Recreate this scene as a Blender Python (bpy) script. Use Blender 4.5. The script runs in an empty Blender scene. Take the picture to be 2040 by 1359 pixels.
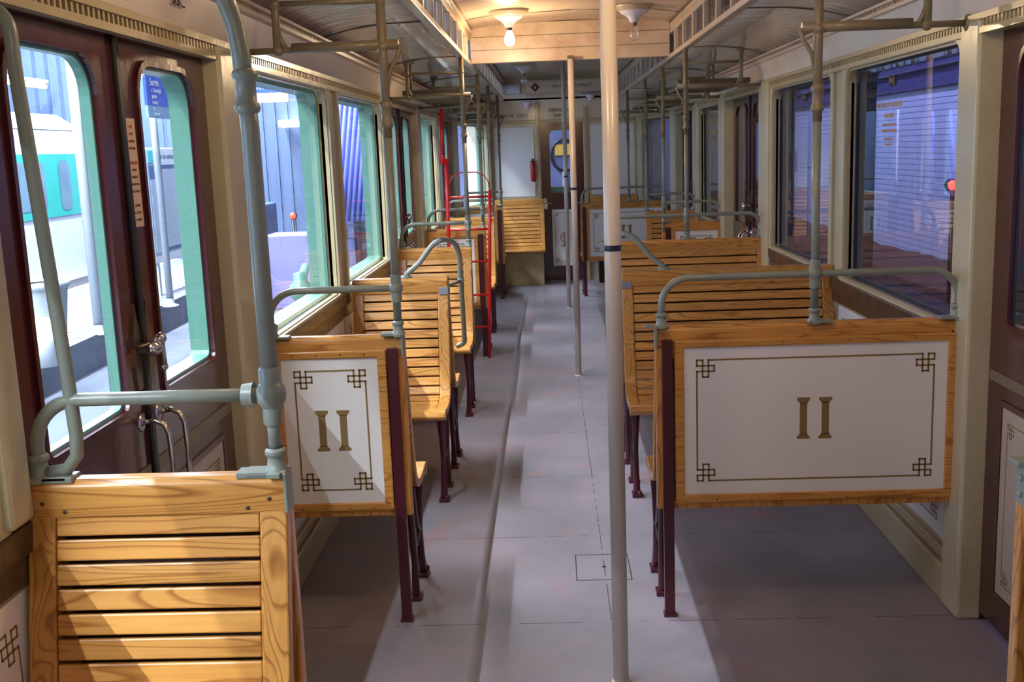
import bpy, bmesh, math, random
from mathutils import Vector, Matrix
random.seed(7)
PI = math.pi
SC = bpy.context.scene
COL = SC.collection

def lin(r, g, b):
    f = lambda c: (c/255/12.92) if c/255 <= .04045 else ((c/255+.055)/1.055)**2.4
    return (f(r), f(g), f(b), 1)

# ------------------------------------------------------------------ camera
cam_d = bpy.data.cameras.new('camera'); cam = bpy.data.objects.new('camera', cam_d); COL.objects.link(cam)
cam_d.sensor_width = 36; cam_d.lens = 2123/2040*36; cam_d.clip_start = .02; cam_d.clip_end = 200
CAM_M = ((0.99881136, 0.03005252, 0.03837588), (0.03242733, 0.17811868, -0.98347456), (-0.03639135, 0.98354999, 0.17693244))
cam.matrix_world = Matrix.Translation((0, 0, 1.55)) @ Matrix(CAM_M).to_4x4()
SC.camera = cam
# ------------------------------------------------------------------ colour management
SC.view_settings.view_transform = 'Standard'; SC.view_settings.look = 'None'
SC.view_settings.exposure = 0.0; SC.view_settings.gamma = 1; SC.view_settings.use_curve_mapping = False
# ------------------------------------------------------------------ world: dim station air
W = bpy.data.worlds.new('station'); SC.world = W; W.use_nodes = True
W.node_tree.nodes['Background'].inputs[0].default_value = lin(168, 178, 194)
W.node_tree.nodes['Background'].inputs[1].default_value = .07
# ------------------------------------------------------------------ big lights
def area(name, loc, size, size_y, power, col, target=None, rot=None):
    l = bpy.data.lights.new(name, 'AREA'); l.shape = 'RECTANGLE'; l.size = size; l.size_y = size_y
    l.energy = power; l.color = col[:3]
    o = bpy.data.objects.new(name, l); o.location = loc
    if target is not None:
        o.rotation_euler = (Vector(target)-Vector(loc)).to_track_quat('-Z', 'Y').to_euler()
    if rot is not None: o.rotation_euler = rot
    COL.objects.link(o); return o
COOL = lin(228, 240, 255)
# station platform tube rows (long lines parallel to the train)
area('platform_tube_light', (-4.92, 3.9, 6.35), .10, 25.6, 17000, COOL, rot=(0, math.radians(39), 0))
area('platform_tube_light', (-3.06, 3.9, 6.35), .10, 25.6, 3400, COOL, rot=(0, math.radians(24), 0))
area('platform_low_tube_light', (-5.4, -5.0, 3.0), .12, 13, 2900, COOL, rot=(0, math.radians(75), 0))
# light over the far platform that shines on the other train
area('platform_ceiling_light', (-5.0, 11, 4.6), .8, 18, 330, COOL, rot=(0, 0, 0))
area('wall_wash_light', (-3.5, 14.2, 4.2), 3.0, .3, 60, COOL, target=(-3.5, 17, 1.2))
# violet flood on the brick wall right of the train
area('violet_flood_light', (2.3, 9, 3.9), .4, 22, 175, lin(185, 192, 255), rot=(0, math.radians(-50), 0)).data.spread = math.radians(75)

# ------------------------------------------------------------------ materials
MATS = {}
def nodes(m): 
    m.use_nodes = True; return m.node_tree.nodes, m.node_tree.links
def pbr(name, col, rough=.5, metal=0, coat=0, bump=0, bscale=60, var=.0, vscale=6, spec=.5, bstretch=(1, 1, 1), emit=None, es=0, dirt=None, dscale=3, damt=.3):
    m = bpy.data.materials.new(name); n, l = nodes(m); b = n['Principled BSDF']
    b.inputs['Roughness'].default_value = rough; b.inputs['Metallic'].default_value = metal
    b.inputs['Coat Weight'].default_value = coat; b.inputs['Coat Roughness'].default_value = .12
    b.inputs['Specular IOR Level'].default_value = spec
    tc = n.new('ShaderNodeTexCoord')
    c = tuple(col)
    nz = n.new('ShaderNodeTexNoise'); nz.inputs['Scale'].default_value = vscale; nz.inputs['Detail'].default_value = 5
    l.new(tc.outputs['Object'], nz.inputs['Vector'])
    mx = n.new('ShaderNodeMix'); mx.data_type = 'RGBA'
    mx.inputs['A'].default_value = tuple(x*(1-var) for x in c[:3])+(1,)
    mx.inputs['B'].default_value = tuple(min(1, x*(1+var)) for x in c[:3])+(1,)
    l.new(nz.outputs['Fac'], mx.inputs['Factor'])
    out = mx.outputs['Result']
    if dirt:
        n2 = n.new('ShaderNodeTexNoise'); n2.inputs['Scale'].default_value = dscale; n2.inputs['Detail'].default_value = 8; n2.inputs['Roughness'].default_value = .7
        l.new(tc.outputs['Object'], n2.inputs['Vector'])
        r = n.new('ShaderNodeValToRGB'); r.color_ramp.elements[0].position = .48; r.color_ramp.elements[1].position = .72
        l.new(n2.outputs['Fac'], r.inputs[0])
        mu = n.new('ShaderNodeMath'); mu.operation = 'MULTIPLY'; mu.inputs[1].default_value = damt; l.new(r.outputs[0], mu.inputs[0])
        m2 = n.new('ShaderNodeMix'); m2.data_type = 'RGBA'; l.new(mu.outputs[0], m2.inputs['Factor']); l.new(out, m2.inputs['A']); m2.inputs['B'].default_value = tuple(dirt)
        out = m2.outputs['Result']
    l.new(out, b.inputs['Base Color'])
    if bump:
        nb = n.new('ShaderNodeTexNoise'); nb.inputs['Scale'].default_value = bscale; nb.inputs['Detail'].default_value = 3
        mp = n.new('ShaderNodeMapping'); mp.inputs['Scale'].default_value = bstretch
        l.new(tc.outputs['Object'], mp.inputs['Vector']); l.new(mp.outputs[0], nb.inputs['Vector'])
        bp = n.new('ShaderNodeBump'); bp.inputs['Strength'].default_value = bump; bp.inputs['Distance'].default_value = .01
        l.new(nb.outputs['Fac'], bp.inputs['Height']); l.new(bp.outputs[0], b.inputs['Normal'])
    if emit:
        b.inputs['Emission Color'].default_value = emit; b.inputs['Emission Strength'].default_value = es
    MATS[name] = m; return m
def wood(name, c1, c2, c3, axis='x', rough=.34, coat=.35):
    m = bpy.data.materials.new(name); n, l = nodes(m); b = n['Principled BSDF']
    b.inputs['Roughness'].default_value = rough; b.inputs['Coat Weight'].default_value = coat; b.inputs['Coat Roughness'].default_value = .15
    tc = n.new('ShaderNodeTexCoord'); ge = n.new('ShaderNodeNewGeometry')
    mul = n.new('ShaderNodeVectorMath'); mul.operation = 'SCALE'; mul.inputs[0].default_value = (5.3, 3.1, 4.7)
    l.new(ge.outputs['Random Per Island'], mul.inputs['Scale'])
    ad = n.new('ShaderNodeVectorMath'); l.new(tc.outputs['Object'], ad.inputs[0]); l.new(mul.outputs[0], ad.inputs[1])
    mp = n.new('ShaderNodeMapping'); mp.inputs['Scale'].default_value = (.7, 7, 7) if axis == 'x' else (7, 7, .7)
    l.new(ad.outputs[0], mp.inputs['Vector'])
    nz = n.new('ShaderNodeTexNoise'); nz.inputs['Scale'].default_value = 1.6; nz.inputs['Detail'].default_value = 1.5; nz.inputs['Distortion'].default_value = .5
    l.new(mp.outputs[0], nz.inputs['Vector'])
    k = n.new('ShaderNodeMath'); k.operation = 'MULTIPLY'; k.inputs[1].default_value = 17; l.new(nz.outputs['Fac'], k.inputs[0])
    fr = n.new('ShaderNodeMath'); fr.operation = 'FRACT'; l.new(k.outputs[0], fr.inputs[0])
    r = n.new('ShaderNodeValToRGB'); e = r.color_ramp.elements
    e[0].position = 0; e[0].color = c1; e[1].position = 1; e[1].color = c1
    x = e.new(.62); x.color = c1; x = e.new(.88); x.color = c2
    l.new(fr.outputs[0], r.inputs[0])
    # fine fibres
    mp2 = n.new('ShaderNodeMapping'); mp2.inputs['Scale'].default_value = (6, 160, 160) if axis == 'x' else (160, 160, 6)
    l.new(ad.outputs[0], mp2.inputs['Vector'])
    n2 = n.new('ShaderNodeTexNoise'); n2.inputs['Scale'].default_value = 1; n2.inputs['Detail'].default_value = 3; l.new(mp2.outputs[0], n2.inputs['Vector'])
    n3 = n.new('ShaderNodeTexNoise'); n3.inputs['Scale'].default_value = 5; n3.inputs['Detail'].default_value = 4; l.new(ad.outputs[0], n3.inputs['Vector'])
    r3 = n.new('ShaderNodeValToRGB'); r3.color_ramp.elements[0].position = .42; r3.color_ramp.elements[1].position = .75; l.new(n3.outputs['Fac'], r3.inputs[0])
    m3 = n.new('ShaderNodeMath'); m3.operation = 'MULTIPLY'; m3.inputs[1].default_value = .55; l.new(r3.outputs[0], m3.inputs[0])
    mx = n.new('ShaderNodeMix'); mx.data_type = 'RGBA'; l.new(m3.outputs[0], mx.inputs['Factor']); l.new(r.outputs[0], mx.inputs['A']); mx.inputs['B'].default_value = c3
    hs = n.new('ShaderNodeHueSaturation'); l.new(mx.outputs['Result'], hs.inputs['Color'])
    mr = n.new('ShaderNodeMapRange'); mr.inputs['To Min'].default_value = .78; mr.inputs['To Max'].default_value = 1.2; l.new(n2.outputs['Fac'], mr.inputs['Value'])
    mr2 = n.new('ShaderNodeMapRange'); mr2.inputs['To Min'].default_value = .84; mr2.inputs['To Max'].default_value = 1.1; l.new(ge.outputs['Random Per Island'], mr2.inputs['Value'])
    mm = n.new('ShaderNodeMath'); mm.operation = 'MULTIPLY'; l.new(mr.outputs[0], mm.inputs[0]); l.new(mr2.outputs[0], mm.inputs[1])
    l.new(mm.outputs[0], hs.inputs['Value']); l.new(hs.outputs[0], b.inputs['Base Color'])
    bp = n.new('ShaderNodeBump'); bp.inputs['Strength'].default_value = .12; bp.inputs['Distance'].default_value = .004
    l.new(fr.outputs[0], bp.inputs['Height']); l.new(bp.outputs[0], b.inputs['Normal'])
    MATS[name] = m; return m
OAK = (lin(216, 156, 78), lin(162, 102, 42), lin(190, 124, 54))
wood('oak', *OAK, axis='x'); wood('oak_upright', *OAK, axis='z')
wood('dark_wood', lin(72, 52, 36), lin(46, 34, 24), lin(58, 42, 30), axis='y', rough=.35)
pbr('cream', lin(184, 168, 128), .32, coat=.3, bump=.15, bscale=25, var=.08, dirt=lin(120, 88, 48), damt=.35)
pbr('cream_post', lin(198, 190, 156), .3, coat=.3, bump=.12, bscale=18, var=.06, dirt=lin(130, 100, 58), damt=.3)
pbr('enamel_white', lin(232, 231, 228), .35, coat=.2, var=.04, vscale=3, bump=.03, bscale=90)
pbr('header_white', lin(222, 206, 184), .3, coat=.3, var=.05, bump=.15, bscale=8, dirt=lin(150, 110, 70), damt=.25)
pbr('ceiling_gloss', lin(228, 214, 196), .14, coat=.8, var=.12, bump=1.0, bscale=7, bstretch=(1, 2.6, 1))
pbr('ceiling_plank', lin(214, 190, 165), .33, coat=.1, var=.06, vscale=4, bump=.2, bscale=12, dirt=lin(150, 84, 48), dscale=3.2, damt=.6)
pbr('ceiling_lacquer', lin(204, 186, 165), .16, coat=.5, var=.08, bump=.8, bscale=3.2, bstretch=(1, 3.5, 1))
pbr('beam_paint', lin(205, 180, 152), .3, coat=.3, var=.06, bump=.15, bscale=20)
pbr('maroon', lin(72, 24, 30), .22, coat=.5, var=.15, bump=.2, bscale=9)
pbr('maroon_iron', lin(70, 18, 32), .35, coat=.2, var=.15, bump=.15, bscale=40)
pbr('door_strip', lin(120, 108, 84), .35, var=.1)
pbr('door_panel', lin(190, 176, 158), .35, coat=.1, var=.05)
pbr('rail_grey', lin(134, 142, 130), .36, coat=.15, var=.08, vscale=10, bump=.12, bscale=50)
pbr('rail_bronze', lin(128, 116, 92), .36, coat=.15, var=.12, vscale=9, bump=.12, bscale=45)
pbr('rack_iron', lin(92, 84, 68), .4, var=.15)
pbr('pole_white', lin(204, 194, 180), .3, coat=.2, var=.04, bump=.1, bscale=30)
pbr('band_blue', lin(20, 28, 58), .4)
pbr('gold_paint', lin(134, 112, 70), .45, metal=.0, var=.1)
pbr('chrome', lin(210, 205, 200), .16, metal=1)
pbr('brass_dull', lin(120, 108, 92), .3, metal=.8)
pbr('rubber', lin(14, 14, 18), .35)
pbr('red_paint', lin(205, 30, 34), .3, coat=.3)
pbr('extinguisher_red', lin(170, 24, 28), .3, coat=.3)
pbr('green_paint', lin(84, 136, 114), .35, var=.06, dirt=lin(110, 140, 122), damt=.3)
pbr('green_shaded', lin(52, 84, 70), .4, var=.08)  # shaded copy of the green body paint, for the right side
pbr('paper', lin(205, 176, 150), .7)
pbr('ink_red', lin(180, 70, 60), .7); pbr('ink_black', lin(60, 45, 40), .7)
pbr('letter_gold', lin(205, 165, 60), .5)
pbr('diamond_red', lin(130, 24, 40), .4)
pbr('porcelain', lin(225, 222, 230), .2, coat=.4)
pbr('fabric_hose', lin(40, 34, 30), .6)
# exterior
pbr('concrete_pale', lin(96, 102, 111), .7, var=.1, vscale=2)
pbr('concrete_edge', lin(76, 86, 102), .8, var=.15)
pbr('track_floor', lin(64, 72, 84), .9, var=.2, vscale=3)
pbr('train_white', lin(140, 146, 153), .3, coat=.3)
pbr('train_jade', lin(16, 116, 104), .3, coat=.3)
pbr('train_window', lin(70, 90, 100), .1, coat=.5, var=.5, vscale=2)
pbr('galvanised', lin(150, 156, 162), .45, metal=.3, var=.12, vscale=12, bump=.1)
pbr('sign_blue', lin(26, 62, 160), .4); pbr('sign_grey', lin(100, 135, 155), .4); pbr('sign_white', lin(186, 190, 195), .5)
pbr('sign_teal', lin(40, 170, 165), .5); pbr('map_paper', lin(150, 160, 168), .5, var=.08, vscale=25); pbr('map_frame', lin(48, 78, 112), .5)
pbr('corrugated', lin(64, 82, 112), .5, var=.2, vscale=1.5)
pbr('block_wall', lin(90, 100, 140), .8, var=.15)
pbr('cloth_blue', lin(120, 130, 215), .8, var=.3, vscale=2)
pbr('box_lilac', lin(112, 108, 165), .5, var=.15, vscale=2)
pbr('station_wall', lin(110, 118, 140), .8, var=.12, vscale=.8)
pbr('reflection_brown', lin(92, 66, 58), .9, var=.35, vscale=9, bump=.8, bscale=14)  # brown of the benches mirrored in the right windows, put on the ground
pbr('moss', lin(88, 104, 66), .9, var=.4, vscale=10)
pbr('brick_violet', lin(165, 170, 190), .7, var=.1, vscale=4)
pbr('dark_beam', lin(58, 56, 92), .7, var=.2)
pbr('tube_glow', lin(255, 255, 255), .5, emit=lin(225, 235, 255), es=14)
pbr('bulb_glow', lin(255, 240, 220), .5, emit=lin(255, 214, 170), es=40)
pbr('red_glow', lin(255, 60, 40), .5, emit=lin(255, 40, 20), es=12)
pbr('violet_glow', lin(90, 80, 255), .5, emit=lin(90, 80, 255), es=.9)

def glass(name, tint=(1, 1, 1, 1), haze=.03, hcol=(1, 1, 1, 1), refl=1.0):
    m = bpy.data.materials.new(name); n, l = nodes(m); n.remove(n['Principled BSDF']); o = n['Material Output']
    t = n.new('ShaderNodeBsdfTransparent'); t.inputs[0].default_value = tint
    g = n.new('ShaderNodeBsdfGlossy'); g.inputs['Roughness'].default_value = .01
    ge = n.new('ShaderNodeNewGeometry'); dt = n.new('ShaderNodeVectorMath'); dt.operation = 'DOT_PRODUCT'
    l.new(ge.outputs['Incoming'], dt.inputs[0]); l.new(ge.outputs['Normal'], dt.inputs[1])
    def M(op, a, b_=0):
        q = n.new('ShaderNodeMath'); q.operation = op
        for i, v in enumerate((a, b_)):
            if isinstance(v, (int, float)): q.inputs[i].default_value = v
            else: l.new(v, q.inputs[i])
        return q
    f = M('ADD', M('MULTIPLY', M('POWER', M('SUBTRACT', 1.0, M('ABSOLUTE', dt.outputs['Value']).outputs[0]).outputs[0], 5.0).outputs[0], .9).outputs[0], .065)
    mu = M('MULTIPLY', f.outputs[0], refl); mu.use_clamp = True
    mx = n.new('ShaderNodeMixShader'); l.new(mu.outputs[0], mx.inputs[0]); l.new(t.outputs[0], mx.inputs[1]); l.new(g.outputs[0], mx.inputs[2])
    d = n.new('ShaderNodeBsdfDiffuse'); d.inputs[0].default_value = hcol
    tr = n.new('ShaderNodeBsdfTranslucent'); tr.inputs[0].default_value = hcol
    ms = n.new('ShaderNodeMixShader'); ms.inputs[0].default_value = .5; l.new(d.outputs[0], ms.inputs[1]); l.new(tr.outputs[0], ms.inputs[2])
    tc = n.new('ShaderNodeTexCoord'); nz = n.new('ShaderNodeTexNoise'); nz.inputs['Scale'].default_value = 3; nz.inputs['Detail'].default_value = 6
    mp = n.new('ShaderNodeMapping'); mp.inputs['Scale'].default_value = (1, 2.4, .5); l.new(tc.outputs['Object'], mp.inputs[0]); l.new(mp.outputs[0], nz.inputs[0])
    mr = n.new('ShaderNodeMapRange'); mr.inputs['From Min'].default_value = .35; mr.inputs['From Max'].default_value = .75
    mr.inputs['To Min'].default_value = haze*.3; mr.inputs['To Max'].default_value = haze*2; l.new(nz.outputs['Fac'], mr.inputs[0])
    m2 = n.new('ShaderNodeMixShader'); l.new(mr.outputs[0], m2.inputs[0]); l.new(mx.outputs[0], m2.inputs[1]); l.new(ms.outputs[0], m2.inputs[2])
    l.new(m2.outputs[0], o.inputs[0]); MATS[name] = m; return m
glass('pane', haze=.02, hcol=lin(190, 205, 255))  # smeared glass, bluish reflected light put into the haze colour
glass('pane_violet_haze', tint=lin(235, 232, 255), haze=.03, hcol=lin(150, 140, 230), refl=1.3)  # right-hand glass, violet light put into its tint and haze
glass('bulb_glass', haze=.02, refl=1.5)

def floor_mat():
    m = bpy.data.materials.new('floor_lino'); n, l = nodes(m); b = n['Principled BSDF']
    tc = n.new('ShaderNodeTexCoord'); sp = n.new('ShaderNodeSeparateXYZ'); l.new(tc.outputs['Object'], sp.inputs[0])
    def M(op, a, b_=None, c=None):
        q = n.new('ShaderNodeMath'); q.operation = op
        for i, v in enumerate((a, b_, c)):
            if v is None: continue
            if isinstance(v, (int, float)): q.inputs[i].default_value = v
            else: l.new(v, q.inputs[i])
        return q.outputs[0]
    def seam(co, period, off, w):
        a = M('FRACT', M('DIVIDE', M('SUBTRACT', co, off), period)); return M('LESS_THAN', a, w/period)
    s1 = seam(sp.outputs['Y'], .8, 3.31, .005); s2 = seam(sp.outputs['X'], 1.9, .165, .004)
    s = M('MAXIMUM', s1, s2)
    nb = n.new('ShaderNodeTexNoise'); nb.inputs['Scale'].default_value = 14; l.new(tc.outputs['Object'], nb.inputs[0])
    s = M('MULTIPLY', s, M('GREATER_THAN', nb.outputs['Fac'], .44))
    n1 = n.new('ShaderNodeTexNoise'); n1.inputs['Scale'].default_value = 1.7; n1.inputs['Detail'].default_value = 8; n1.inputs['Roughness'].default_value = .62; l.new(tc.outputs['Object'], n1.inputs[0])
    r = n.new('ShaderNodeValToRGB'); e = r.color_ramp.elements; e[0].position = .33; e[0].color = lin(119, 117, 123); e[1].position = .7; e[1].color = lin(150, 138, 145)
    l.new(n1.outputs['Fac'], r.inputs[0])
    n2 = n.new('ShaderNodeTexNoise'); n2.inputs['Scale'].default_value = 2.3; n2.inputs['Detail'].default_value = 5; n2.inputs['Distortion'].default_value = 1.6
    l.new(tc.outputs['Object'], n2.inputs[0])
    r2 = n.new('ShaderNodeValToRGB'); r2.color_ramp.elements[0].position = .60; r2.color_ramp.elements[1].position = .74; l.new(n2.outputs['Fac'], r2.inputs[0])
    mA = n.new('ShaderNodeMix'); mA.data_type = 'RGBA'; l.new(M('MULTIPLY', r2.outputs[0], .6), mA.inputs['Factor']); l.new(r.outputs[0], mA.inputs['A']); mA.inputs['B'].default_value = lin(160, 112, 108)
    mB = n.new('ShaderNodeMix'); mB.data_type = 'RGBA'; l.new(M('MULTIPLY', s, .75), mB.inputs['Factor']); l.new(mA.outputs['Result'], mB.inputs['A']); mB.inputs['B'].default_value = lin(40, 36, 40)
    l.new(mB.outputs['Result'], b.inputs['Base Color'])
    b.inputs['Roughness'].default_value = .55
    n3 = n.new('ShaderNodeTexNoise'); n3.inputs['Scale'].default_value = 120; l.new(tc.outputs['Object'], n3.inputs[0])
    bp = n.new('ShaderNodeBump'); bp.inputs['Strength'].default_value = .15; bp.inputs['Distance'].default_value = .003; l.new(n3.outputs['Fac'], bp.inputs['Height']); l.new(bp.outputs[0], b.inputs['Normal'])
    MATS['floor'] = m
floor_mat()

# ------------------------------------------------------------------ mesh helpers
class MB:
    def __init__(s): s.v = []; s.f = []; s.sm = []
    def add(s, vs, fs, smooth=False):
        k = len(s.v); s.v += [tuple(p) for p in vs]; s.f += [tuple(i+k for i in f) for f in fs]; s.sm += [smooth]*len(fs); return s
    def box(s, x0, x1, y0, y1, z0, z1):
        x0, x1 = sorted((x0, x1)); y0, y1 = sorted((y0, y1)); z0, z1 = sorted((z0, z1))
        return s.add([(x0, y0, z0), (x1, y0, z0), (x1, y1, z0), (x0, y1, z0), (x0, y0, z1), (x1, y0, z1), (x1, y1, z1), (x0, y1, z1)],
                     [(3, 2, 1, 0), (4, 5, 6, 7), (0, 1, 5, 4), (1, 2, 6, 5), (2, 3, 7, 6), (3, 0, 4, 7)])
    def tube(s, pts, r, n=12, cap=True):
        P = [Vector(p) for p in pts]; rs = r if isinstance(r, (list, tuple)) else [r]*len(P)
        vs = []; up = None
        for i, p in enumerate(P):
            t = (P[min(i+1, len(P)-1)]-P[max(i-1, 0)]); t.normalize()
            if up is None:
                a = Vector((0, 0, 1)) if abs(t.z) < .9 else Vector((0, 1, 0)); u = t.cross(a).normalized()
            else:
                u = (up - t*up.dot(t)).normalized()
            up = u; w = t.cross(u)
            for k in range(n):
                a = 2*PI*k/n; vs.append(p+(u*math.cos(a)+w*math.sin(a))*rs[i])
        fs = [(i*n+k, i*n+(k+1) % n, (i+1)*n+(k+1) % n, (i+1)*n+k) for i in range(len(P)-1) for k in range(n)]
        s.add(vs, fs, True)
        if cap:
            m = len(vs); b = len(s.v)-m
            s.f += [tuple(b+k for k in range(n))[::-1], tuple(b+m-n+k for k in range(n))]; s.sm += [False, False]
        return s
    def lathe(s, prof, c=(0, 0, 0), n=20, axis='z'):
        vs = []
        for r, h in prof:
            for k in range(n):
                a = 2*PI*k/n; q = (r*math.cos(a), r*math.sin(a), h)
                if axis == 'x': q = (h, q[0], q[1])
                if axis == 'y': q = (q[0], h, q[1])
                vs.append((q[0]+c[0], q[1]+c[1], q[2]+c[2]))
        fs = [(i*n+k, i*n+(k+1) % n, (i+1)*n+(k+1) % n, (i+1)*n+k) for i in range(len(prof)-1) for k in range(n)]
        return s.add(vs, fs, True)
    def ball(s, c, r, n=14, sz=1):
        return s.lathe([(max(1e-4, r*math.sin(PI*i/8)), -r*sz*math.cos(PI*i/8)) for i in range(9)], c, n)
    def prism(s, poly, a0, a1, axis='x', smooth=False):
        """extrude closed 2-D polygon; axis x: poly=(y,z); y: poly=(x,z); z: poly=(x,y)"""
        def P(p, a): return (a, p[0], p[1]) if axis == 'x' else ((p[0], a, p[1]) if axis == 'y' else (p[0], p[1], a))
        n = len(poly); vs = [P(p, a0) for p in poly]+[P(p, a1) for p in poly]
        s.add(vs, [(i, (i+1) % n, n+(i+1) % n, n+i) for i in range(n)], smooth)
        k = len(s.v)-2*n; s.f += [tuple(k+i for i in range(n))[::-1], tuple(k+n+i for i in range(n))]; s.sm += [False, False]
        return s
    def ring(s, outer, inner, a0, a1, axis='x'):
        """frame between two loops with the same vertex count"""
        def P(p, a): return (a, p[0], p[1]) if axis == 'x' else ((p[0], a, p[1]) if axis == 'y' else (p[0], p[1], a))
        n = len(outer)
        vs = [P(p, a0) for p in outer]+[P(p, a0) for p in inner]+[P(p, a1) for p in outer]+[P(p, a1) for p in inner]
        fs = []
        for i in range(n):
            j = (i+1) % n
            fs += [(i, j, n+j, n+i), (2*n+j, 2*n+i, 3*n+i, 3*n+j), (j, i, 2*n+i, 2*n+j), (n+i, n+j, 3*n+j, 3*n+i)]
        return s.add(vs, fs)
    def build(s, name, mat, parent=None, loc=None, bevel=0, subs=0):
        me = bpy.data.meshes.new(name); me.from_pydata([tuple(p) for p in s.v], [], s.f)
        bm = bmesh.new(); bm.from_mesh(me); bmesh.ops.recalc_face_normals(bm, faces=bm.faces); bm.to_mesh(me); bm.free()
        me.polygons.foreach_set('use_smooth', s.sm[:len(me.polygons)])
        me.materials.append(MATS[mat] if isinstance(mat, str) else mat)
        o = bpy.data.objects.new(name, me); COL.objects.link(o)
        if loc: o.location = loc
        if parent: o.parent = parent
        if bevel:
            b = o.modifiers.new('bevel', 'BEVEL'); b.width = bevel; b.segments = 2; b.limit_method = 'ANGLE'; b.angle_limit = .7
            b.harden_normals = False
        return o
def rrect(a0, a1, b0, b1, r, n=6):
    """rounded rectangle loop, 4*(n+1) points"""
    out = []
    rr = r if isinstance(r, (list, tuple)) else [r]*4   # bl, br, tr, tl
    for (ca, cb, st, q) in ((a0, b0, 180, 0), (a1, b0, 270, 1), (a1, b1, 0, 2), (a0, b1, 90, 3)):
        R = max(rr[q], 1e-4); x = ca+(R if q in (0, 3) else -R); y = cb+(R if q in (0, 1) else -R)
        for k in range(n+1):
            a = math.radians(st+90*k/n); out.append((x+R*math.cos(a), y+R*math.sin(a)))
    return out
def arc(c, r, a0, a1, n, plane='xz', off=0):
    out = []
    for k in range(n+1):
        a = math.radians(a0+(a1-a0)*k/n); u, v = c[0]+r*math.cos(a), c[1]+r*math.sin(a)
        out.append((u, off, v) if plane == 'xz' else ((off, u, v) if plane == 'yz' else (u, v, off)))
    return out
def empty(name, label, cat, loc=(0, 0, 0), rz=0, group=None):
    o = bpy.data.objects.new(name, None); COL.objects.link(o); o.location = loc; o.rotation_euler = (0, 0, rz); o.empty_display_size = .1
    o['label'] = label; o['category'] = cat
    if group: o['group'] = group
    return o
def tag(o, label, cat, group=None):
    o['label'] = label; o['category'] = cat
    if group: o['group'] = group
    return o
def struct(o): o['kind'] = 'structure'; return o
def senv(name, loc=(0, 0, 0)):
    o = bpy.data.objects.new(name, None); COL.objects.link(o); o.location = loc; o['kind'] = 'structure'; return o
def text(s, size, mat, parent, loc, rot, name='lettering', align='CENTER', ext=.0006, sx=1):
    c = bpy.data.curves.new(name, 'FONT'); c.body = s; c.size = size; c.align_x = align; c.align_y = 'CENTER'; c.extrude = ext
    c.materials.append(MATS[mat]); o = bpy.data.objects.new(name, c); COL.objects.link(o)
    dg = bpy.context.evaluated_depsgraph_get(); me = bpy.data.meshes.new_from_object(o.evaluated_get(dg)); bpy.data.objects.remove(o)
    o = bpy.data.objects.new(name, me); COL.objects.link(o)
    o.location = loc; o.rotation_euler = rot; o.scale = (sx, 1, 1)
    if parent: o.parent = parent
    return o
FACE_CAM = (PI/2, 0, 0)          # text facing -Y
FACE_PX = (PI/2, 0, PI/2)        # text facing +X (on left wall)
FACE_MX = (PI/2, 0, -PI/2)       # text facing -X (on right wall)

XL, XR, XC, YB, YE = -.965, 1.30, .17, -1.5, 12.56

# ================================================================== SETTING: the car body
struct(MB().box(-1.05, 1.40, YB-.1, YE+.1, -.08, 0).build('floor', 'floor'))
hatch = MB()
for (a, b, c, d) in ((.06, .262, 3.66, 3.663), (.06, .262, 3.905, 3.908), (.06, .063, 3.66, 3.908), (.259, .262, 3.66, 3.908)): hatch.box(a, b, c, d, 0, .0008)
hatch.lathe([(.001, .0012), (.008, .001), (.008, 0)], (.165, 3.785, 0), 10)
tag(hatch.build('floor_hatch', 'rubber'), 'thin square access hatch outline with centre screw in the grey floor', 'hatch')

DOORS = [(1.83, 3.13), (6.58, 7.88), (9.55, 10.85)]
WINS = [(-1.35, -.1), (.30, 1.69), (3.45, 4.74), (4.98, 6.27), (8.12, 9.27), (11.12, 12.40)]
YT = 10.95
def xo(side, y):      # wall plane (the end bay tapers in)
    base = XL if side < 0 else XR
    if y <= YT: return base
    t = (y-YT)/(YE-YT); return base + t*(.30 if side < 0 else -.24)
def slab(mb, side, y0, y1, z0, z1, d0, d1):
    """box hugging side wall from depth d0 (inside, + = into room) to d1 (outside, negative)"""
    ys = [y0] + ([YT] if y0 < YT < y1 else []) + [y1]
    for a, b in zip(ys, ys[1:]):
        s = -side
        vs = []
        for z in (z0, z1):
            for (y, d) in ((a, d0), (b, d0), (b, d1), (a, d1)):
                vs.append((xo(side, y)+s*d, y, z))
        mb.add(vs, [(0, 1, 2, 3), (7, 6, 5, 4), (0, 4, 5, 1), (1, 5, 6, 2), (2, 6, 7, 3), (3, 7, 4, 0)])
    return mb
SIDE = [-1]
def doorless(y0, y1):
    """split an interval by the door openings"""
    out = []; a = y0
    for d0, d1 in DOORS:
        if SIDE[0] > 0 and d0 == 1.83: d0, d1 = 1.73, 3.275
        d0 -= .01; d1 += .01
        if d1 <= a or d0 >= y1: continue
        if d0 > a: out.append((a, d0))
        a = d1
    if a < y1: out.append((a, y1))
    return out
FRET = [(2, 0), (2, 3), (1, 3), (1, 0), (0, 0), (0, 1), (3, 1), (3, 2), (0, 2)]
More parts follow.
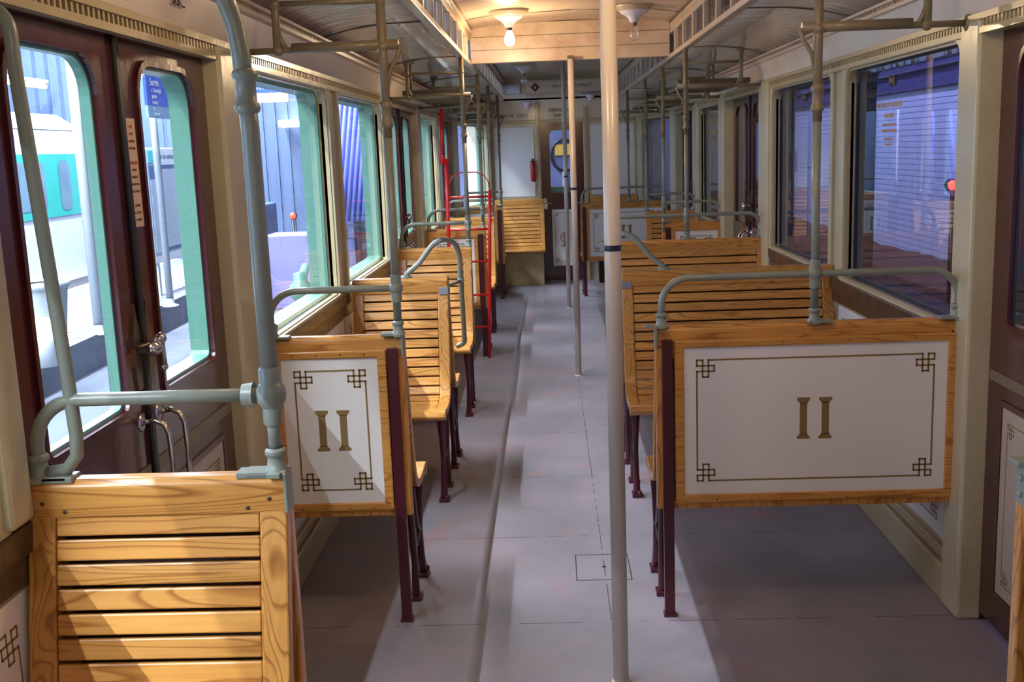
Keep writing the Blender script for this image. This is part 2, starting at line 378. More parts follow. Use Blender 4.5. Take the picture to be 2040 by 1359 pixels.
def border(mb, a0, a1, z0, z1, u, t, plane, off, th):
    """gold fret border as thin raised strips; plane 'xz' at y=off or 'yz' at x=off"""
    pts = []
    def C(ox, oz, sx, sz, seq): return [(ox+sx*u*p[0], oz+sz*u*p[1]) for p in seq]
    tl = C(a0, z1, 1, -1, FRET); bl = C(a0, z0, 1, 1, FRET[::-1]); br = C(a1, z0, -1, 1, FRET); tr = C(a1, z1, -1, -1, FRET[::-1])
    loop = tl+bl+br+tr
    for i in range(len(loop)):
        p, q = loop[i], loop[(i+1) % len(loop)]
        x0, x1 = min(p[0], q[0])-t/2, max(p[0], q[0])+t/2; y0, y1 = min(p[1], q[1])-t/2, max(p[1], q[1])+t/2
        if plane == 'xz': mb.box(x0, x1, off, off+th, y0, y1)
        else: mb.box(off, off+th, x0, x1, y0, y1)
    return mb

for side, nm in ((-1, 'left'), (1, 'right')):
    w = senv('wall_'+nm); SIDE[0] = side
    lower = MB(); shell = MB()
    for a, b in doorless(YB, YE):
        slab(lower, side, a, b, 0, .87, 0, -.05); slab(shell, side, a, b, -.3, .90, -.05, -.09)
    slab(lower, side, YB, YE, 1.84, 2.02, 0, -.05); slab(shell, side, YB, YE, 1.86, 2.12, -.05, -.09)
    lower.build('wall_panel', 'cream', w); shell.build('outer_shell', 'green_paint' if side < 0 else 'green_shaded', w)
    posts = MB(); outer = MB()
    gaps = [(YB, WINS[0][0]), (WINS[0][1], WINS[1][0]), (WINS[1][1], 1.823 if side < 0 else 1.72), (3.14 if side < 0 else 3.285, 3.45), (4.74, 4.98), (6.27, 6.57), (7.89, 8.12), (9.27, 9.54), (10.86, 11.12), (12.40, YE)]
    for (a, b) in gaps:
        slab(posts, side, a, b, .87, 1.86, .0, -.05); slab(outer, side, a, b, .9, 1.86, -.05, -.09)
    posts.build('window_post', 'cream_post', w); outer.build('outer_post', 'green_paint' if side < 0 else 'green_shaded', w)
    # proud pillars beside the doors, down to the floor
    pil = MB()
    for (a, b) in ((1.56, 1.823), ((3.137, 3.42) if side < 0 else (3.276, 3.42)), (6.30, 6.572), (7.888, 8.11), (9.28, 9.542), (10.858, 11.10)):
        if side < 0 and a < 2: slab(pil, side, 1.712, 1.80, .93, 1.88, .03, -.06)
        else: slab(pil, side, a if a > 2 else 1.70, b if not (side > 0 and a < 2) else 1.70+.02, 0, 1.88, .03 if not (side > 0 and abs(b-3.42) < .01) else .0265, -.06)
    slab(pil, side, YE-.12, YE, 0, 1.88, .03, 0)
    pil.build('door_pillar', 'cream_post', w, bevel=.012)
    # sill moulding, base board, planking
    sill = MB(); 
    for a, b in doorless(YB, YE):
        slab(sill, side, a, b, .87, .925, .022, -.05); slab(sill, side, a, b, .815, .87, .012, 0)
    o = sill.build('trim_1' if side < 0 else 'trim_2', 'dark_wood', None, bevel=.006); struct(o)
    bb = MB()
    for a, b in doorless(YB, YE): slab(bb, side, a, b, 0, .125, .022, 0); slab(bb, side, a, b, .135, .175, .012, 0)
    struct(bb.build('baseboard_'+nm, 'cream', None, bevel=.006))
    # header: dotted trims, slanted board, cornice
    hd = MB(); slab(hd, side, YB, YE, 1.835, 1.853, .024, 0); slab(hd, side, YB, YE, 1.875, 1.893, .028, 0)
    y = YB+.1
    while y < YE-.1:
        slab(hd, side, y, y+.010, 1.853, 1.875, .022, 0); y += .026
    struct(hd.build('trim_3' if side < 0 else 'trim_4', 'cream', None))
    s = -side
    bd = MB(); ys = [YB, YT, YE]
    for a, b in zip(ys, ys[1:]):
        bd.add([(xo(side, a)+s*.012, a, 1.885), (xo(side, b)+s*.012, b, 1.885), (xo(side, b)+s*.045, b, 2.0), (xo(side, a)+s*.045, a, 2.0),
                (xo(side, a), a, 1.885), (xo(side, b), b, 1.885), (xo(side, b), b, 2.0), (xo(side, a), a, 2.0)],
               [(0, 1, 2, 3), (4, 7, 6, 5), (0, 3, 7, 4), (1, 5, 6, 2), (3, 2, 6, 7), (0, 4, 5, 1)])
    struct(bd.build('trim_5' if side < 0 else 'trim_6', 'header_white', None))
    cn = MB(); slab(cn, side, YB, YE, 1.992, 2.004, .062, 0); slab(cn, side, YB, YE, 2.016, 2.026, .072, 0)
    y = YB+.1
    while y < YE-.1:
        slab(cn, side, y, y+.010, 2.004, 2.016, .058, 0); y += .026
    struct(cn.build('trim_7' if side < 0 else 'trim_8', 'beam_paint', None))
    # enamel panels below the sills with gold border, one mesh per bay
    k = 0
    for (a, b) in ((.25, 1.79 if side < 0 else 1.66), (3.47, 4.82), (4.90, 6.24), (8.16, 9.22)):
        x = xo(side, a)-side*.004
        p = MB().box(x, x+side*.006, a, b, .20, .805)
        g = MB(); border(g, a+.06, b-.06, .25, .755, .019, .004, 'yz', x-side*.0008 if side > 0 else x, .0008)
        pan = p.build('wainscot_panel', 'enamel_white', w); g.build('gold_border', 'gold_paint', pan)

# windows
def window(i, side, a, b):
    w = senv('window_%d' % i)
    s = -side; x = xo(side, (a+b)/2) if b > YT else xo(side, a)
    sh = 0
    out = rrect(a-.045, b+.045, .905, 1.875, .01); inn = rrect(a, b, .935, 1.832, [.015, .015, .055, .055])
    fr = MB().ring(out, inn, x+s*.016, x-s*.03)
    o1 = fr.build('window_frame', 'cream_post', w, bevel=.004)
    # bead strip round the pane
    bead = MB(); inn2 = rrect(a+.006, b-.006, .941, 1.826, [.012, .012, .05, .05]); bead.ring(inn, inn2, x+s*.004, x-s*.012)
    o2 = bead.build('glazing_bead', 'cream', w)
    inn3 = rrect(a+.018, b-.018, .953, 1.814, [.01, .01, .05, .05])
    o3 = MB().ring(inn, inn3, x-s*.034, x-s*.115).build('outer_reveal', 'green_paint' if side < 0 else 'green_shaded', w)
    g = MB().add([(x-s*.031, y, z) for y, z in inn], [tuple(range(len(inn)))])
    o4 = g.build('pane', 'pane' if side < 0 else 'pane_violet_haze', w)
    if b > YT:   # end bay leans in
        ang = math.atan2(.30 if side < 0 else -.24, YE-YT)
        w.location = (x, (a+b)/2, 0); w.rotation_euler = (0, 0, -ang)
        for o in (o1, o2, o3, o4): o.data.transform(Matrix.Translation((-x, -(a+b)/2, 0)))
    return w
i = 1
for side in (-1, 1):
    for (a, b) in WINS:
        wd = window(i, side, a, b); i += 1
        if side > 0 and a in (3.45, 4.98):
            yc_ = 4.22 if a == 3.45 else 5.62
            MB().prism([(yc_-.03, 1.735), (yc_, 1.745), (yc_+.03, 1.735), (yc_+.03, 1.775), (yc_, 1.765), (yc_-.03, 1.775)], XR+.018, XR+.030, 'x').build('pane_catch', 'dark_wood', wd, bevel=.003)
        if side > 0 and a in (3.45,):
            X = XR+.027
            for (t, sz, z) in (('DIX-NEUF VOYAGEURS', .030, 1.665), ('PAR BANC', .026, 1.625), ('LES VOYAGEURS DEBOUT', .014, 1.590), ('TIENNENT LES BARRES', .017, 1.567), ('AVANT LA FERMETURE', .011, 1.535), ('DES PORTIERES', .011, 1.515)):
                text(t, sz, 'letter_gold', wd, (X, 4.265, z), FACE_MX)
        if side > 0 and a == 8.12:
            for (t, z) in (('PLACES', 1.70), ('RESERVEES', 1.62), ('AUX', 1.54)): text(t, .055, 'letter_gold', wd, (XR+.027, 8.7, z), FACE_MX)

# doors (double leaves, maroon)
def leaf(door, side, a, b, inner, near=True):
    """one door leaf between a and b, 'inner' = the edge that meets the other leaf"""
    s = -side; x0 = (XL-.02) if side < 0 else (XR+.045)
    x1 = x0-s*.035
    ga, gb = (a+.13, b-.115) if inner == b else (a+.115, b-.13)
    L = MB()
    hole = rrect(ga, gb, .99, 1.785, [.02, .02, .085, .085]); L.ring(rrect(a, b, .03, 1.895, .002), hole, x0, x1)
    # lower half closed: a flat board filling below is already in the ring (ring covers all round the hole)
    lf = L.build('door_leaf', 'maroon', door, bevel=.002)
    MB().ring(rrect(ga-.014, gb+.014, .976, 1.799, [.025, .025, .09, .09]), hole, x0+s*.008, x0).build('glazing_moulding', 'maroon', lf)
    MB().add([(x0-s*.004, y, z) for y, z in hole], [tuple(range(len(hole)))]).build('pane', 'pane' if side < 0 else 'pane_violet_haze', lf)
    MB().ring(hole, rrect(ga+.008, gb-.008, .998, 1.777, [.02, .02, .08, .08]), x0-s*.007, x0-s*(.06 if inner == a else .03)).build('outer_reveal', 'green_paint' if side < 0 else 'green_shaded', lf)
    MB().box(x0, x0+s*.004, a+.015, b-.015, .80, .832).build('kick_strip', 'door_strip', lf)
    p = MB().box(x0, x0+s*.003, ga-.01, gb+.01, .15, .735).build('enamel_panel', 'door_panel', lf)
    xx = x0+s*.003
    g = border(MB(), ga+.03, gb-.03, .19, .695, .014, .0035, 'yz', xx if s > 0 else xx-.0008, .0008).build('gold_border', 'gold_paint', p)
    MB().ring(rrect(ga-.03, gb+.03, .13, .755, .004), rrect(ga-.012, gb+.012, .148, .737, .004), x0, x0+s*.006).build('panel_moulding', 'maroon', lf)
    return lf
n = 1
for side in (-1, 1):
    for (a, b) in DOORS:
        if side > 0 and a == 1.83: a, b = 1.73, 3.275
        d = senv('door_%d' % n); n += 1
        m = (a+b)/2; s = -side; x0 = (XL-.02) if side < 0 else (XR+.045)
        l1 = leaf(d, side, a, m-.008, m-.008); l2 = leaf(d, side, m+.008, b, m+.008)
        MB().box(x0+s*.012, x0-s*.03, m-.014, m+.014, .03, 1.89).build('rubber_seal', 'rubber', d, bevel=.004)
        for (ja, jb) in ((a-.008, a-.001), (b+.001, b+.008)): MB().box(x0-s*.002, x0-s*.04, ja, jb, 0, 1.9).build('door_jamb', 'maroon', d)
        if side < 0 or True:
            # latch: two fleur plates and a knobbed lever
            lt = MB()
            for yy in (m-.035, m+.035):
                lt.prism([(yy-.018, 1.02), (yy+.018, 1.02), (yy+.026, 1.08), (yy+.016, 1.12), (yy+.024, 1.15), (yy+.004, 1.20), (yy, 1.225), (yy-.004, 1.20), (yy-.024, 1.15), (yy-.016, 1.12), (yy-.026, 1.08)], x0, x0+s*.006, 'x')
            lt.build('latch_plate', 'brass_dull', d)
            kn = MB(); kn.lathe([(.001, 0), (.012, .004), (.013, .02), (.018, .03), (.02, .042), (.013, .054), (.001, .058)] if s > 0 else [(.001, 0), (.012, -.004), (.013, -.02), (.018, -.03), (.02, -.042), (.013, -.054), (.001, -.058)], (x0+s*.004, m-.035, 1.12), 16, 'x')
            kn.tube([(x0+s*.03, m-.03, 1.125), (x0+s*.035, m, 1.13), (x0+s*.034, m+.035, 1.125), (x0+s*.034, m+.038, 1.06)], [.007, .008, .009, .011])
            kn.ball((x0+s*.034, m+.036, 1.13), .015); kn.ball((x0+s*.034, m+.038, 1.06), .012)
            kn.build('latch_lever', 'chrome', d)
            for yy in (m-.04, m+.07):
                h = MB(); h.tube([(x0+s*.004, yy, .94), (x0+s*.03, yy, .945), (x0+s*.052, yy, .935), (x0+s*.062, yy, .91), (x0+s*.064, yy, .84), (x0+s*.062, yy, .775), (x0+s*.05, yy, .755), (x0+s*.03, yy, .745), (x0+s*.004, yy, .745)], .0065)
                for z in (.94, .745): h.lathe([(.001, s*.006), (.022, s*.005), (.024, 0)], (x0, yy, z), 16, 'x')
                h.build('grab_handle', 'chrome', d)
        if side < 0 and a == 1.83:
            nt = MB(); nt.box(x0, x0+.003, m+.025, m+.085, 1.40, 1.655)
            q = nt.build('notice_plate', 'paper', l2)
            for kk, (t, c) in enumerate((('AVIS', 'ink_red'), ('IL EST', 'ink_black'), ('DEFENDU', 'ink_black'), ("D'OUVRIR", 'ink_black'), ('-', 'ink_black'), ('DANGER', 'ink_red'), ('NE PAS', 'ink_black'), ('GENER LA', 'ink_black'), ('FERMETURE', 'ink_black'), ('DES PORTES', 'ink_black'), ('-', 'ink_black'), ('UTILISER', 'ink_black'), ('LE LOQUET', 'ink_black'), ("A L'ARRET", 'ink_black'))):
                text(t, .011 if c == 'ink_red' else .0085, c, q, (x0+.0035, m+.055, 1.635-.0168*kk), FACE_PX, ext=.0002)
# text on the slanted board above the near left door
text('SUL.', .05, 'ink_black', None, (XL+.034, 2.80, 1.955), (math.radians(90-15), 0, PI/2), name='trim_9')['kind'] = 'structure'

# end wall with door, boards and benches backing
ew = senv('wall_far')
e = MB(); XA, XB = xo(-1, YE), xo(1, YE)
DX0, DX1 = -.075, .42
e.box(XA-.3, DX0, YE, YE+.06, 0, 2.12).box(DX1, XB+.25, YE, YE+.06, 0, 2.12).box(DX0, DX1, YE, YE+.06, 1.84, 2.12).box(-.55, .90, YE, YE+.06, 2.1, 2.42)
e.build('wall_board', 'header_white', ew)
MB().box(XA+.05, -.15, YE-.012, YE, 1.0, 1.80).box(.50, XB-.05, YE-.012, YE, 1.0, 1.80).build('enamel_field', 'enamel_white', ew, bevel=.004)
tr = MB()
for (a, b) in ((XA, -.115), (.46, XB)):
    tr.box(a, b, YE-.022, YE, 1.83, 1.87); tr.box(a, b, YE-.022, YE, .955, .99)
tr.box(-.125, -.085, YE-.03, YE, 0, 2.08).box(.43, .47, YE-.03, YE, 0, 2.0).box(-.085, .43, YE-.025, YE, 1.845, 1.87).box(XA, XA+.05, YE-.02, YE, .99, 1.83).box(XB-.05, XB, YE-.02, YE, .99, 1.83)
tr.build('moulding', 'cream', ew, bevel=.004)
text('LET. BN N. 120 S', .06, 'ink_black', ew, (-.43, YE-.004, 1.925), FACE_CAM)
text('DEFENSE DE', .05, 'ink_black', ew, (.16, YE-.004, 1.975), FACE_CAM); text('FUMER', .045, 'ink_black', ew, (.16, YE-.004, 1.915), FACE_CAM)
text('N 2 A F K', .05, 'ink_black', ew, (.86, YE-.004, 1.93), FACE_CAM)
bo = MB().box(-.255, .72, YE-.05, YE-.02, 2.17, 2.31).build('route_board', 'header_white', None, bevel=.004)
tag(bo, 'long cream notice board with red diamond above the far end door', 'notice board')
MB().ring(rrect(-.262, .727, 2.163, 2.317, .003), rrect(-.24, .705, 2.182, 2.298, .003), YE-.058, YE-.05, 'y').build('edge_moulding', 'beam_paint', bo)
dm = MB(); dm.prism([(-.117, 2.185), (-.065, 2.237), (-.117, 2.289), (-.169, 2.237)], YE-.054, YE-.05, 'y').build('red_diamond', 'diamond_red', bo)
MB().lathe([(.001, -.006), (.016, -.005), (.016, 0)], (-.117, YE-.053, 2.237), 12, 'y').build('diamond_centre', 'sign_white', bo)
text('NN N A S TE MINUT', .05, 'ink_black', bo, (.30, YE-.052, 2.242), FACE_CAM)
tag(MB().box(-.50, -.29, YE-.04, YE, 2.175, 2.29).build('plaque', 'sign_white', None, bevel=.004), 'blank white plaque left of the long notice board', 'plaque')
# end door
ed = senv('door_7')
h = rrect(.03, .315, 1.03, 1.75, [.02, .02, .06, .06])
L = MB(); L.ring(rrect(DX0, DX1, .005, 1.84, .002), h, YE+.01, YE+.05, 'y'); el = L.build('door_leaf', 'maroon', ed)
MB().add([(x, YE+.03, z) for x, z in h], [tuple(range(len(h)))]).build('pane', 'pane', el)
MB().box(.03, .315, YE+.035, YE+.05, 1.03, 1.10).build('green_strip', 'green_paint', el)
p = MB().box(.035, .33, YE+.004, YE+.01, .176, .838).build('enamel_panel', 'enamel_white', el)
border(MB(), .065, .30, .22, .80, .015, .004, 'xz', YE+.0032, .0008).build('gold_border', 'gold_paint', p)
mono = MB()
mono.tube(arc((.183, .51), .055, 30, 330, 18, 'xz', YE+.002), .004, 6); mono.tube([(.17, YE+.002, .40), (.165, YE+.002, .47), (.19, YE+.002, .60), (.21, YE+.002, .47), (.215, YE+.002, .41)], .004, 6); mono.tube([(.13, YE+.002, .42), (.15, YE+.002, .40), (.17, YE+.002, .44), (.16, YE+.002, .57)], .004, 6)
mono.build('monogram', 'gold_paint', p)
lv = MB(); lv.prism([(-.065, .86), (-.02, .84), (-.012, .90), (-.03, .98), (-.062, .97)], YE-.0, YE+.012, 'y'); lv.tube([(-.04, YE-.03, .915), (.0, YE-.035, .915), (.04, YE-.035, .92)], [.009, .007, .005]); lv.tube([(-.04, YE+.01, .915), (-.04, YE-.03, .915)], .008)
lv.build('door_handle', 'chrome', ed)

# rear wall behind the camera
struct(MB().box(-1.05, 1.40, YB-.1, YB, 0, 2.5).build('wall_near', 'cream'))

# ceiling: coved sides, clerestory, flat crown
cl = senv('ceiling')
def strip(prof, y0, y1, mat, name, parent, th=.012):
    mb = MB(); n = len(prof)
    vs = [(x, y, z) for y in (y0, y1) for x, z in prof]+[(x, y, z+th) for y in (y0, y1) for x, z in prof]
    fs = [(i, i+1, n+i+1, n+i) for i in range(n-1)]+[(2*n+i+1, 2*n+i, 3*n+i, 3*n+i+1) for i in range(n-1)]
    mb.add(vs, fs, True); mb.f += [(0, n, 3*n, 2*n), (n-1, 3*n-1, 4*n-1, 2*n-1)]; mb.sm += [False]*2
    return mb.build(name, mat, parent)
BL, BR = -.50, .84      # clerestory beams
cove = [(0, 2.022), (.03, 2.045), (.08, 2.066), (.16, 2.086), (.28, 2.098), (.47, 2.104)]
strip([(XL-.05+c*1.0+.0, z) if c == 0 else (XL+c, z) for c, z in cove], YB, YE, 'ceiling_gloss', 'side_cove', cl)
strip([(XR+.05, 2.022)]+[(XR-c, z) for c, z in cove[1:]], YB, YE, 'ceiling_gloss', 'side_cove', cl)
# raised seams across the coves (curved at the wall end)
sm = MB()
for yy in (1.55, 4.70, 6.45, 8.2, 10.9):
    for side in (-1, 1):
        xs = xo(side, 0)
        pts = [(xs-side*.03, yy-.10, 2.04), (xs-side*.045, yy-.05, 2.048), (xs-side*.08, yy-.015, 2.063), (xs-side*.14, yy, 2.080), (xs-side*.28, yy, 2.097), (xs-side*.46, yy, 2.101)]
        sm.tube(pts, .003, 6)
struct(sm.build('trim_10', 'rack_iron'))
bm_ = MB()
for bx, s in ((BL, -1), (BR, 1)):
    bm_.box(bx-.02, bx+.02, YB, YE, 2.098, 2.128); bm_.box(bx-.012, bx+.012, YB, YE, 2.262, 2.30); bm_.box(bx-.012, bx+.03*(-s) if s < 0 else bx+.012, YB, YE, 2.30, 2.33)
    y = YB+.1
    while y < YE:
        bm_.box(bx-.014, bx+.014, y, y+.035, 2.12, 2.27); y += .42
bm_.build('clerestory_beam', 'beam_paint', cl, bevel=.004)
pn = MB()
for bx, s in ((BL, -1), (BR, 1)): pn.add([(bx+s*.006, YB, 2.12), (bx+s*.006, YE, 2.12), (bx+s*.006, YE, 2.27), (bx+s*.006, YB, 2.27)], [(0, 1, 2, 3)])
pn.build('clerestory_pane', 'pane', cl)
crown = [(BL-.02, 2.325), (BL+.06, 2.345), (BL+.2, 2.362), (XC, 2.375), (BR-.2, 2.362), (BR-.06, 2.345), (BR+.02, 2.325)]
strip(crown, YB, 7.36, 'ceiling_plank', 'crown', cl); strip(crown, 7.36, YE+.05, 'ceiling_lacquer', 'crown', cl)
# plank seams
ps = MB()
for yy in (2.2, 3.1, 4.0, 4.9, 5.8, 6.75): 
    for k in range(len(crown)-1):
        (xa, za), (xb, zb) = crown[k], crown[k+1]
        ps.tube([(xa, yy, za-.0005), (xb, yy, zb-.0005)], .0035, 5)
struct(ps.build('trim_11', 'rack_iron'))
# bulkhead hanging under the crown
bh = MB().box(BL+.012, BR-.012, 7.28, 7.36, 2.118, 2.37).build('bulkhead', 'ceiling_plank', cl, bevel=.004)
rb = MB().box(BL+.012, BR-.012, 7.276, 7.28, 2.20, 2.203).box(BL+.012, BR-.012, 7.276, 7.28, 2.285, 2.288).build('plank_seam', 'rack_iron', bh)
# outer roof over the coves so that the sky does not leak in
rf = MB(); rf.box(-1.09, BL-.03, YB-.1, YE+.1, 2.14, 2.16).box(BR+.03, 1.43, YB-.1, YE+.1, 2.14, 2.16).build('outer_roof', 'green_shaded', cl); rf = MB().box(BL-.32, BR+.32, YB-.1, YE+.1, 2.40, 2.42)
rf.build('light_block_eave', 'green_shaded', cl)  # unseen overhang, added to block light through the clerestory panes

# ================================================================== BENCHES
PROF = [(.0, .915), (.022, .82), (.045, .72), (.066, .62), (.086, .53), (.103, .475), (.130, .437), (.17, .420), (.23, .413), (.29, .416), (.34, .422), (.375, .424)]
def plen():
    L = [0]
    for p, q in zip(PROF, PROF[1:]): L.append(L[-1]+math.dist(p, q))
    return L
PL = plen()
def at(t):
    t = max(0, min(PL[-1], t))
    for i in range(len(PL)-1):
        if t <= PL[i+1]:
            f = (t-PL[i])/(PL[i+1]-PL[i]); return (PROF[i][0]+f*(PROF[i+1][0]-PROF[i][0]), PROF[i][1]+f*(PROF[i+1][1]-PROF[i][1]))
    return PROF[-1]
def side_band(mb, x0, x1, t0, t1, th, f, lift=0, n=8):
    """swept plate following the profile. local y = -f*d """
    top = []; bot = []
    for k in range(n+1):
        t = t0+(t1-t0)*k/n; p = at(t); q = at(min(t+.004, PL[-1])); r0 = at(max(t-.004, 0))
        dx, dz = q[0]-r0[0], q[1]-r0[1]; L = math.hypot(dx, dz) or 1; nx, nz = -dz/L, dx/L   # toward sitter
        top.append((-f*(p[0]+nx*lift), p[1]+nz*lift)); bot.append((-f*(p[0]-nx*(th-lift)), p[1]-nz*(th-lift)))
    mb.prism(top+bot[::-1], x0, x1, 'x')
def bench_half(root, w, f, y0, wall_at):
    """f=+1 faces the camera (-y). y0 = y offset of back line. wall_at: 'lo' or 'hi' = which x end touches the wall"""
    def T(mb): 
        mb.v = [(p[0], p[1]+y0, p[2]) for p in mb.v]; return mb
    t_seat = PL[6]
    for (a, b) in ((0, .05), (w-.05, w)):
        st = MB(); side_band(st, a, b, 0, PL[-1]-.012, .030, f, .004, 24); T(st).build('side_stile', 'oak_upright', root, bevel=.004)
    bk = MB(); t = .006
    while t < PL[5]+.02:
        side_band(bk, .051, w-.051, t, t+.0375, .014, f); t += .0443
    T(bk).build('backrest', 'oak', root, bevel=.003)
    t1 = PL[6]
    se = MB()
    t = max(t, t1-.01)
    while t < PL[-1]-.045:
        side_band(se, .052, w-.052, t, t+.036, .016, f); t += .0425
    c = (-f*.365, .404)
    se.prism([(c[0]+.030*math.cos(a*PI/6)*1.15, c[1]+.023*math.sin(a*PI/6)) for a in range(12)], 0, w, 'x', True)
    T(se).build('seat', 'oak', root, bevel=.003)
def iron_leg(root, x, f, y0):
    """cast iron leg, near the seat front, with a curled brace"""
    l = MB()
    pts = [(x, y0-f*.335, .385), (x, y0-f*.325, .30), (x, y0-f*.300, .20), (x, y0-f*.305, .10), (x, y0-f*.335, .015)]
    l.tube(pts, [.020, .014, .012, .014, .017], 8)
    l.tube([(x, y0-f*.15, .40), (x, y0-f*.19, .30), (x, y0-f*.25, .22), (x, y0-f*.295, .19)], [.014, .011, .009, .009], 8)
    l.tube([(x, y0-f*.07, .44), (x, y0-f*.10, .30), (x, y0-f*.13, .12), (x, y0-f*.12, .012)], [.014, .013, .012, .015], 8)
    l.tube([(x, y0-f*.115, .20), (x, y0-f*.20, .17), (x, y0-f*.30, .20)], .008, 6)
    l.box(x-.022, x+.022, y0-f*.365, y0-f*.30, 0, .016); l.box(x-.022, x+.022, y0-f*.15, y0-f*.09, 0, .014)
    l.lathe([(.001, .03), (.010, .026), (.012, .014)], (x+.012, y0-f*.355, 0), 8)
    l.build('leg', 'maroon_iron', root, bevel=.002)
def top_rail(root, w, yc, th, z0=.905, z1=.975, name='top_rail', near=False):
    o = MB().prism([(yc-th/2, z0), (yc+th/2, z0), (yc+th/2, z1-.012), (yc+th/2-.012, z1), (yc-th/2+.012, z1), (yc-th/2, z1-.012)], 0, w, 'x').build(name, 'oak', root, bevel=.004)
    if not near: return o
    for x in (.03, .07, w-.07, w-.03):
        dw = MB(); dw.lathe([(.001, -.0015), (.004, -.001), (.004, 0)], (x, yc-th/2, z0+(.028 if x in (.03, w-.03) else .012)), 8, 'y'); dw.build('dowel', 'dark_wood', o)
    return o
def back_panel(root, w, yf, side, aisle_lo, zlo=.366, near=False):
    """flat enamel panel with wooden frame on the outside of the back; side=-1 faces -y"""
    s = side
    fr = MB(); fr.box(0, .045, yf, yf-s*.03, zlo, .905).box(w-.045, w, yf, yf-s*.03, zlo, .905).box(.045, w-.045, yf, yf-s*.03, zlo, .40)
    fr.box(.045, w-.045, yf, yf-s*.03, .87, .905)
    fr.build('back_frame', 'oak_upright', root, bevel=.004)
    MB().box(.046, w-.046, yf-s*.004, yf-s*.008, .402, .903).build('dark_backing', 'dark_wood', root)  # wood backing, kept dark so the slat gaps read as deep shade
    a, b = (.088 if aisle_lo else .045), w-(.045 if aisle_lo else .088)
    mo = MB().ring([(a-.03, .388), (b+.03, .388), (b+.03, .930), (a-.03, .930)], [(a, .416), (b, .416), (b, .905), (a, .905)], yf, yf+s*.012, 'y').build('panel_moulding', 'oak', root, bevel=.004)
    if near:
        for k in range(4):
            for z in (.40, .918): MB().lathe([(.001, s*.015), (.003, s*.014), (.003, s*.012)], (a+(b-a)*(k+.5)/4, yf, z), 6, 'y').build('screw_head', 'brass_dull', mo)
    p = MB().box(a-.002, b+.002, yf, yf+s*.004, .414, .907).build('enamel_panel', 'enamel_white', root)
    yy = yf+s*.004
    y2 = yy if s > 0 else yy-.0008
    border(MB(), a+.042, b-.042, .462, .864, .0185, .0055, 'xz', y2, .0008).build('gold_border', 'gold_paint', p)
    n = MB(); c = (a+b)/2
    for x in (c-.035, c+.035):
        n.box(x-.0115, x+.0115, y2, y2+.0008, .61, .715)
        for z0, z1, ww0, ww1 in ((.595, .603, .021, .021), (.603, .612, .019, .012), (.713, .722, .012, .018), (.722, .732, .021, .021)):
            n.prism([(x-ww0, z0), (x+ww0, z0), (x+ww1, z1), (x-ww1, z1)], y2, y2+.0008, 'y')
    n.build('class_numeral', 'gold_paint', p)
    x = .018 if aisle_lo else w-.053
    MB().box(x, x+.034, yf+s*.022, yf+s*.001, 0, .935).box(x-.004, x+.038, yf+s*.03, yf-s*.01, 0, .01).build('support_post', 'maroon_iron', root, bevel=.002)

def single(x0, x1, y, f, label, aisle_lo, panel=True, zoff=0, legs=True):
    w = x1-x0
    r = empty('slatted_bench', label, 'bench', (x0, y, zoff), 0, 'slatted wooden benches of the carriage')
    # local y=0 at panel face line; back line offset inward
    yb = -f*.035
    bench_half(r, w, f, yb, None)
    top_rail(r, w, -f*.0+ -f*.016, .05, near=y < 4)
    if panel: back_panel(r, w, f*.012-f*.0, f, aisle_lo, near=3 < y < 4)
    xa = .028 if aisle_lo else w-.028
    if legs: iron_leg(r, xa, f, yb)
    if legs: MB().box(*((w-.02, w) if aisle_lo else (0, .02)), yb-f*.33, yb-f*.12, .33, .40).build('wall_bracket', 'maroon_iron', r)
    return r
def double(x0, x1, y, label, aisle_lo):
    w = x1-x0
    r = empty('slatted_bench', label, 'bench', (x0, y, 0), 0, 'slatted wooden benches of the carriage')
    for f in (1, -1):
        bench_half(r, w, f, -f*.030, None)
        iron_leg(r, .028 if aisle_lo else w-.028, f, -f*.030)
        MB().box(*((w-.02, w) if aisle_lo else (0, .02)), -f*.33, -f*.15, .33, .40).build('wall_bracket', 'maroon_iron', r)
    top_rail(r, w, 0, .085)
    MB().box(.052, w-.052, -.004, .004, .50, .903).build('dark_backing', 'dark_wood', r)  # dark sheet added where only shade lies between the two backs
    xa = 0 if aisle_lo else w-.04
    MB().box(xa-.002, xa+.042, -.047, .047, .895, .93).build('corner_plate', 'galvanised', r, bevel=.002)
    return r
LA, LW, RA, RS, RW = -.482, XL+.035, .328, .845, XR-.004
B = {}
B['L0'] = single(XL+.012, LA, 1.84, 1, 'honey oak slatted bench nearest the camera at lower left, cut by the frame', False, zoff=.022)
B['R0'] = single(RS-.02, RW, 1.86, 1, 'oak slatted bench of which only an edge shows at the lower right corner', True)
B['L1'] = single(LW, LA, 3.38, -1, 'narrow oak bench with white II panel beside the near left door', False)
B['R1'] = single(RA, RW, 3.38, -1, 'wide oak bench with large white II panel in the right foreground', True)
B['L2'] = double(LW, LA, 4.96, 'narrow back-to-back oak bench behind the left II panel, steel plate on its corner', False)
B['R2'] = double(RA, RW, 4.96, 'wide back-to-back oak bench directly behind the large right II panel', True)
B['L3'] = single(LW, LA, 6.52, 1, 'narrow oak bench left of the aisle just in front of the red ladder', False)
B['R3'] = single(RA, RW, 6.52, 1, 'wide oak bench on the right, third row back, against the second door', True)
B['L4'] = single(LW, LA, 8.02, -1, 'narrow oak bench with white panel standing right behind the red ladder', False)
B['R4'] = single(RS, RW, 8.02, -1, 'narrow right-hand oak bench with maroon post and white panel beyond the second door', True)
B['L5'] = single(LW, LA, 9.42, 1, 'narrow left oak bench beyond the red ladder, its slats facing the camera', False)
B['R5'] = single(RS, RW, 9.42, 1, 'narrow right oak bench with slats facing the camera beyond the second door', True)
